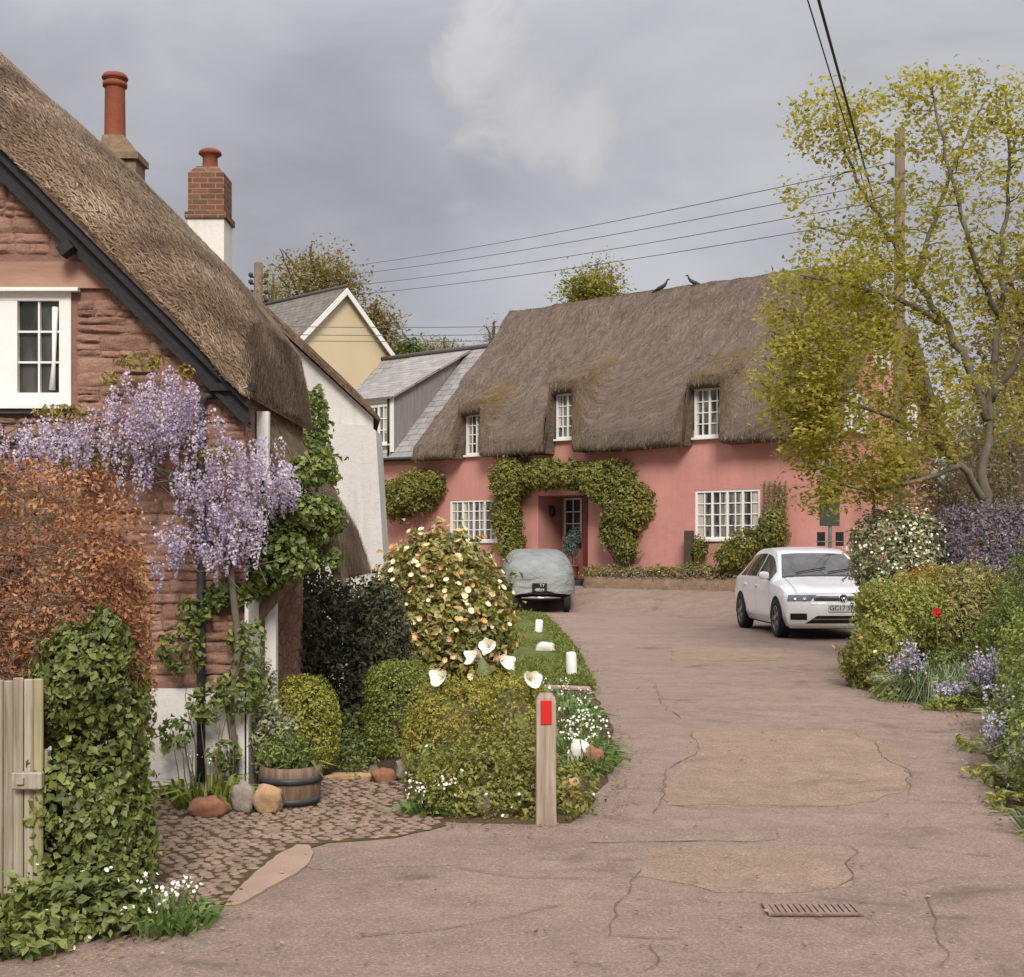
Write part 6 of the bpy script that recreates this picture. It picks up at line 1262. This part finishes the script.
bush('back_green_shrub', 'mid green shrub filling the border behind the fresh green bush', 'shrub', [B(1010, 640, 14.2, .36, .5, .5), B(1035, 610, 14.5, .4, .5, .7), B(960, 668, 14.4, .4, .4, .26)], 9000, .05, L['mid'], aspect=.45, amp=.2, shell=.5, seed=59)
garlic('grass_clump', 'fountain of long narrow grey green leaves at the border front', 4.35, 13.3, .35, .3, 620, 2, .56, 'arch', 'fl_blue', .02, cat='plant', heads=1, bend=1.7, w=.013)
garlic('grass_clump', 'second fountain of arching leaves behind the lilac spikes', 4.75, 13.1, .3, .3, 460, 2, .6, 'arch', 'fl_blue', .02, cat='plant', heads=1, bend=1.7, w=.013)
def spikes(label, cx, cy, rx, ry, n, h, mat='fl_blue', name='bluebell', size=.024, group='lilac spring flowers', cat='flowers', nl=140):
    g = gz(cx, cy)+.06; o = empty(name, label, cat, (cx, cy, g), 0, group); mb = MB(); pp = []
    for k in range(n):
        a, r = random.uniform(0, 2*PI), math.sqrt(random.random()); p0 = Vector((cx+math.cos(a)*r*rx, cy+math.sin(a)*r*ry, g)); p1 = p0+Vector((random.uniform(-.08, .08), random.uniform(-.06, .06), h*random.uniform(.7, 1.15))); mb.tube([p0, p0.lerp(p1, .6), p1], [.004, .004, .002], 4, 0, False)
        for q in range(14): t = random.uniform(.5, 1.); v = p0.lerp(p1, t); pp.append((v.x+random.gauss(0, .014), v.y+random.gauss(0, .014), v.z))
    mb.build('stem', M['grassbase'], o); pp = np.array(pp); lm('blossom', flower_mesh('blossom', pp, RNG.normal(size=pp.shape)+np.array([0, -.3, -.2]), size*RNG.uniform(.8, 1.4, len(pp)), L[mat], 5, .4), o)
    a = RNG.uniform(0, 2*PI, nl); b = np.stack([cx+np.cos(a)*rx*.9*RNG.uniform(.2, 1, nl), cy+np.sin(a)*ry*RNG.uniform(.2, 1, nl), np.full(nl, g)], 1); lm('leaves', blade_mesh('leaves', b, np.stack([np.cos(a)*.6, np.sin(a)*.6, np.full(nl, .9)], 1), h*RNG.uniform(.5, .9, nl), .016, L['greygreen'], .8), o); return o
spikes('pale lilac bluebells at the tip of the border nearest the car', 4.0, 13.6, .1, .12, 8, .34); spikes('lilac blue flowers left of the arching leaf fountain', 4.02, 13.2, .16, .2, 30, .5); spikes('low lilac flowers at the kerb in front of the arching leaves', 4.3, 12.55, .2, .1, 20, .2)
spikes('tall violet flower spikes in front of the arching leaves', 4.55, 12.5, .14, .14, 40, .46, size=.026); spikes('violet spikes right of the tall ones, near the fresh green bush', 4.85, 12.4, .14, .14, 20, .36)
spikes('pink and lilac bluebells at the corner of the border', 4.05, 10.7, .12, .3, 14, .36); spikes('blue flowers hanging at the right road edge', 3.42, 9.0, .1, .3, 20, .34); spikes('blue flowers nearest the camera at the right edge', 3.2, 8.2, .08, .2, 10, .28)
bush('yellowing_ground_leaves', 'yellow green leaves lying on the road edge by the bluebells', 'plants', [(3.65, 9.9, .03, .26, .3, .07), (3.2, 8.55, .03, .16, .35, .08), (2.98, 7.75, .03, .16, .2, .07)], 900, .07, L['acid'], aspect=.4, amp=.2, shell=.9, seed=60, branches=False, upb=.9)
garlic('broad_leaf_plant', 'dark broad leaved plant at the right edge near the camera', 2.86, 6.95, .12, .2, 60, 1, .26, 'ivy', cat='plant', heads=1)
bush('kerb_plants', 'low greenery creeping along the road edge below the flowers', 'plants', [(3.85, 13.2, .06, .2, .25, .1), (4.25, 12.35, .05, .35, .16, .09), (4.7, 12.1, .05, .3, .15, .09)], 2200, .045, L['bright'], amp=.2, shell=.7, seed=61, branches=False, upb=.8)
# red flower
q = P(936, 613, 14.6); PO2 = empty('red_flower', 'single bright red flower standing in the border', 'flower', (q.x, q.y, .05)); mb = MB(); mb.tube([(q.x, q.y, .05), (q.x+.02, q.y, .4), tuple(q)], .006, 5); mb.build('stem', M['grassbase'], PO2)
n = 9; lm('petals', flower_mesh('petals', np.tile([tuple(q)], (n, 1))+RNG.normal(size=(n, 3))*.012, RNG.normal(size=(n, 3))*.5+np.array([0, -1, .3]), .075*np.ones(n), L['fl_red'], 6, .35), PO2)

# ================================================================ trees
TY = 18.5; tp = lambda px, py, dy=0: P(px, py, TY+dy)
b0 = tp(987, 546); b0.z = 0
limbs = [([b0, tp(987, 540), tp(985, 470), tp(990, 400), tp(1000, 320), tp(1003, 250, .4), tp(1010, 170, .5), tp(1005, 90, .4)], .10, .015),
         ([tp(985, 500), tp(960, 465, -.3), tp(925, 435, -.5), tp(885, 415, -.8), tp(830, 395, -1.0), tp(790, 380, -1.)], .065, .012),
         ([tp(988, 420), tp(970, 370), tp(945, 325, .2), tp(915, 280, .4), tp(892, 240, .3), tp(868, 200, .2), tp(845, 150, 0), tp(835, 100)], .075, .012),
         ([tp(945, 325, .2), tp(900, 300, -.5), tp(850, 285, -.8), tp(800, 275, -.9)], .05, .014), ([tp(990, 400), tp(1030, 340, -.4), tp(1060, 260, -.5), tp(1070, 180, -.4)], .07, .015),
         ([tp(1000, 320), tp(975, 260, -.6), tp(955, 190, -.7), tp(935, 110, -.5), tp(925, 70, -.4)], .05, .01), ([tp(960, 465, -.3), tp(920, 480, -.9), tp(870, 490, -1.2), tp(830, 480, -1.3)], .045, .012), ([tp(892, 240, .3), tp(850, 235, .5), tp(810, 225, .6)], .035, .01), ([tp(915, 280, .4), tp(935, 220, .8), tp(960, 150, 1.), tp(985, 100, 1.)], .045, .012)]
cb = lambda px, py, rx, ry, rz, w_, dy=0: (*tp(px, py, dy), rx, ry, rz, w_)
crown = [cb(905, 122, 1.5, 1.2, .55, .42), cb(850, 190, 1.0, 1.2, 1.1, .5), cb(960, 160, 1.4, 1.3, 1.1, .5), cb(1030, 175, 1.1, 1.2, 1.1, .3), cb(830, 310, .95, 1.1, .8, 1.1, -.6), cb(860, 270, .9, 1, .5, .7, -.5), cb(800, 375, .62, .9, .8, 1.1, -.8), cb(860, 360, .9, 1.1, .8, .8, -.8), cb(850, 450, .85, .9, .6, .6, -1.), cb(815, 425, .55, .8, .6, .9, -1.), cb(880, 478, .7, .7, .35, .4, -1.), cb(925, 400, .8, 1., 1., .9, -.5), cb(970, 320, 1.3, 1.2, 1., .7), cb(920, 250, 1.2, 1.2, .9, .6), cb(1020, 280, 1.0, 1.2, 1.0, .6), cb(1030, 400, .7, 1.0, .8, .4), cb(1060, 220, .9, 1.1, 1.8, .6), cb(940, 88, .7, .8, .35, .25), cb(1008, 110, .5, .6, .45, .25), cb(830, 120, .6, .7, .5, .35), cb(820, 490, .3, .5, .3, .25, -1.1)]
tree('spring_tree', 'large spreading tree with fresh yellow green spring leaves over the parked car', 'tree', limbs, crown, 1350, .088, L['treegold'], M['bark'], per=19, sig=.11, tw=.014, seed=71)
o = bush('pale_scrub_tree', 'greyish brown twiggy bush tree at the right edge behind the purple shrub', 'tree', [B(1005, 425, 21, .75, .8, 1.0), B(985, 470, 21, .6, .7, .6), B(1030, 470, 21, .9, .8, 1.2), B(1035, 400, 21.5, .7, .8, .9)], 12000, .075, L['brownscrub'], aspect=.45, amp=.2, shell=.7, seed=72, bmat=M['bark'])
bush('brown_scrub', 'brown dead looking ivy scrub between the tree trunk and the pink gable', 'scrub', [B(940, 470, 23, .7, .6, .9), B(925, 500, 23, .7, .6, .6), B(965, 500, 23, .7, .6, .6)], 7000, .085, L['brownscrub'], aspect=.5, amp=.2, shell=.6, seed=73)
mb = MB(); a = P(940, 546, 25.5); mb.box((0, 0, -.2), (7, .35, 1.9), bev=.02); mb.box((-.02, -.04, 1.902), (7.02, .39, 1.99), bev=.02); o = mb.build('garden_wall', M['brick']); o.location = (a.x+3.5, a.y-.5, .15); o.rotation_euler = (0, 0, R(-8)); tag(o, 'old red brick garden wall behind the purple shrub at the right', 'wall')
def simple_tree(name, label, px, py, Y, rx, rz, n, mat, bark, leaf, per, seed, blobs=None, group='trees beyond the roofs', sig=.4, tw=.012):
    k_ = .5 if tw > .02 else 1
    c = P(px, py, Y); r = random.Random(seed); b = Vector((c.x, Y, 0)); top = c+Vector((0, 0, rz*.8)); limbs = [([b, b.lerp(c, .5)+Vector((r.uniform(-.3, .3), 0, 0)), c, top], .22*k_, .04)]
    for k in range(6):
        s = b.lerp(c, r.uniform(.7, 1.0)); a = r.uniform(0, 2*PI); e_ = c+Vector((math.cos(a)*rx*.7, math.sin(a)*rx*.5, r.uniform(-.2, .7)*rz)); limbs.append(([s, s.lerp(e_, .5)+Vector((0, 0, .3)), e_], .1*k_, .02))
    bl = blobs or [(c.x+r.uniform(-.5, .5)*rx, c.y+r.uniform(-.4, .4)*rx, c.z+r.uniform(-.5, .5)*rz, rx*.6, rx*.6, rz*.55) for _ in range(7)]
    return tree(name, label, 'tree', limbs, bl, n, leaf, L[mat], M[bark], group, per, sig, tw, seed, seg=5)
simple_tree('background_tree', 'brownish green tree rising behind the yellow house', 312, 285, 58, 2.2, 2.3, 260, 'autumn', 'bark_d', .2, 15, 81)
simple_tree('background_tree', 'smaller brownish tree right of the yellow gable', 376, 325, 60, 1.1, 1.3, 120, 'autumn', 'bark_d', .2, 16, 82)
simple_tree('background_tree', 'olive green bushy tree showing above the thatch ridge', 592, 300, 52, 1.1, 1.0, 150, 'greenyel', 'bark_d', .18, 24, 83)
simple_tree('background_tree', 'thin pale birch twigs above the olive bushy tree', 598, 285, 54, 1.1, 1.2, 150, 'autumn', 'bark', .13, 6, 84, sig=.25, tw=.022)
simple_tree('background_tree', 'low dark green tree top above the slate roof ridge', 408, 352, 70, 1.0, .6, 60, 'mid', 'bark_d', .22, 26, 85)
simple_tree('bare_tree', 'wide bare twiggy tree top behind the slate roof', 445, 350, 72, 2.0, .8, 420, 'brownscrub', 'bark_d', .13, 5, 86, sig=.3, group=None, tw=.026)
simple_tree('bare_tree', 'bare tree twigs beside the left end of the thatch ridge', 494, 338, 62, .7, 1.0, 160, 'brownscrub', 'bark_d', .1, 4, 87, sig=.2, group=None, tw=.024)
simple_tree('background_tree', 'thin scrubby tree behind the far utility pole', 272, 292, 74, 1.0, 1.3, 80, 'greenyel', 'bark', .16, 8, 88)
simple_tree('background_tree', 'tall reddish brown tree at the far right behind the spring tree', 1030, 330, 34, 1.6, 3.0, 260, 'brownscrub', 'bark_d', .18, 16, 89)
simple_tree('background_tree', 'dark green tree at the right horizon behind the brick wall', 985, 480, 45, 2.4, 2.4, 260, 'mid', 'bark_d', .22, 24, 90)
simple_tree('background_tree', 'dark green tree behind the left end of the slate house', 395, 500, 46, 2.2, 2.4, 220, 'mid', 'bark_d', .2, 24, 91)

# leaf litter and grit blown against the road edges
edge = [[(1010, 830), (985, 790), (972, 745), (955, 712), (900, 705), (860, 693), (846, 670)], [(600, 815), (618, 770), (622, 752), (600, 715), (588, 690), (580, 655), (548, 616)], [(445, 828), (500, 828), (575, 828)], [(60, 975), (140, 945), (200, 925), (240, 908)], [(585, 587), (660, 587), (740, 592)], [(160, 845), (260, 820), (330, 800), (430, 790)]]
pp = []
for e in edge:
    q = [G(*p) for p in e]
    for a, b in zip(q[:-1], q[1:]):
        n = int((b-a).length*90); t = RNG.uniform(0, 1, (n, 1)); m = np.array(a)*(1-t)+np.array(b)*t; m[:, :2] += RNG.normal(size=(n, 2))*np.array([.09, .14]); pp.append(m)
for _ in range(260): v = G(random.uniform(200, 1000), random.uniform(600, 970)); pp.append(np.array([tuple(v)]))
pp = np.concatenate(pp); pp[:, 2] = [gz(x, y)+.014 for x, y in pp[:, :2]]
o = link_mesh('leaf_litter', raw_mesh('leaf_litter', leaf_verts(pp, RNG.normal(size=pp.shape)*.25+np.array([0, 0, 1]), .028*RNG.uniform(.4, 1.4, len(pp)), .5, .1), 4, LF, RNG.uniform(0, 1, len(pp)), mat_leaf('litter', [C('4d3d2c'), C('6d5840'), C('8c7350'), C('6b6a3a'), C('a08a68')], .1, .8, .1))); o['kind'] = 'stuff'
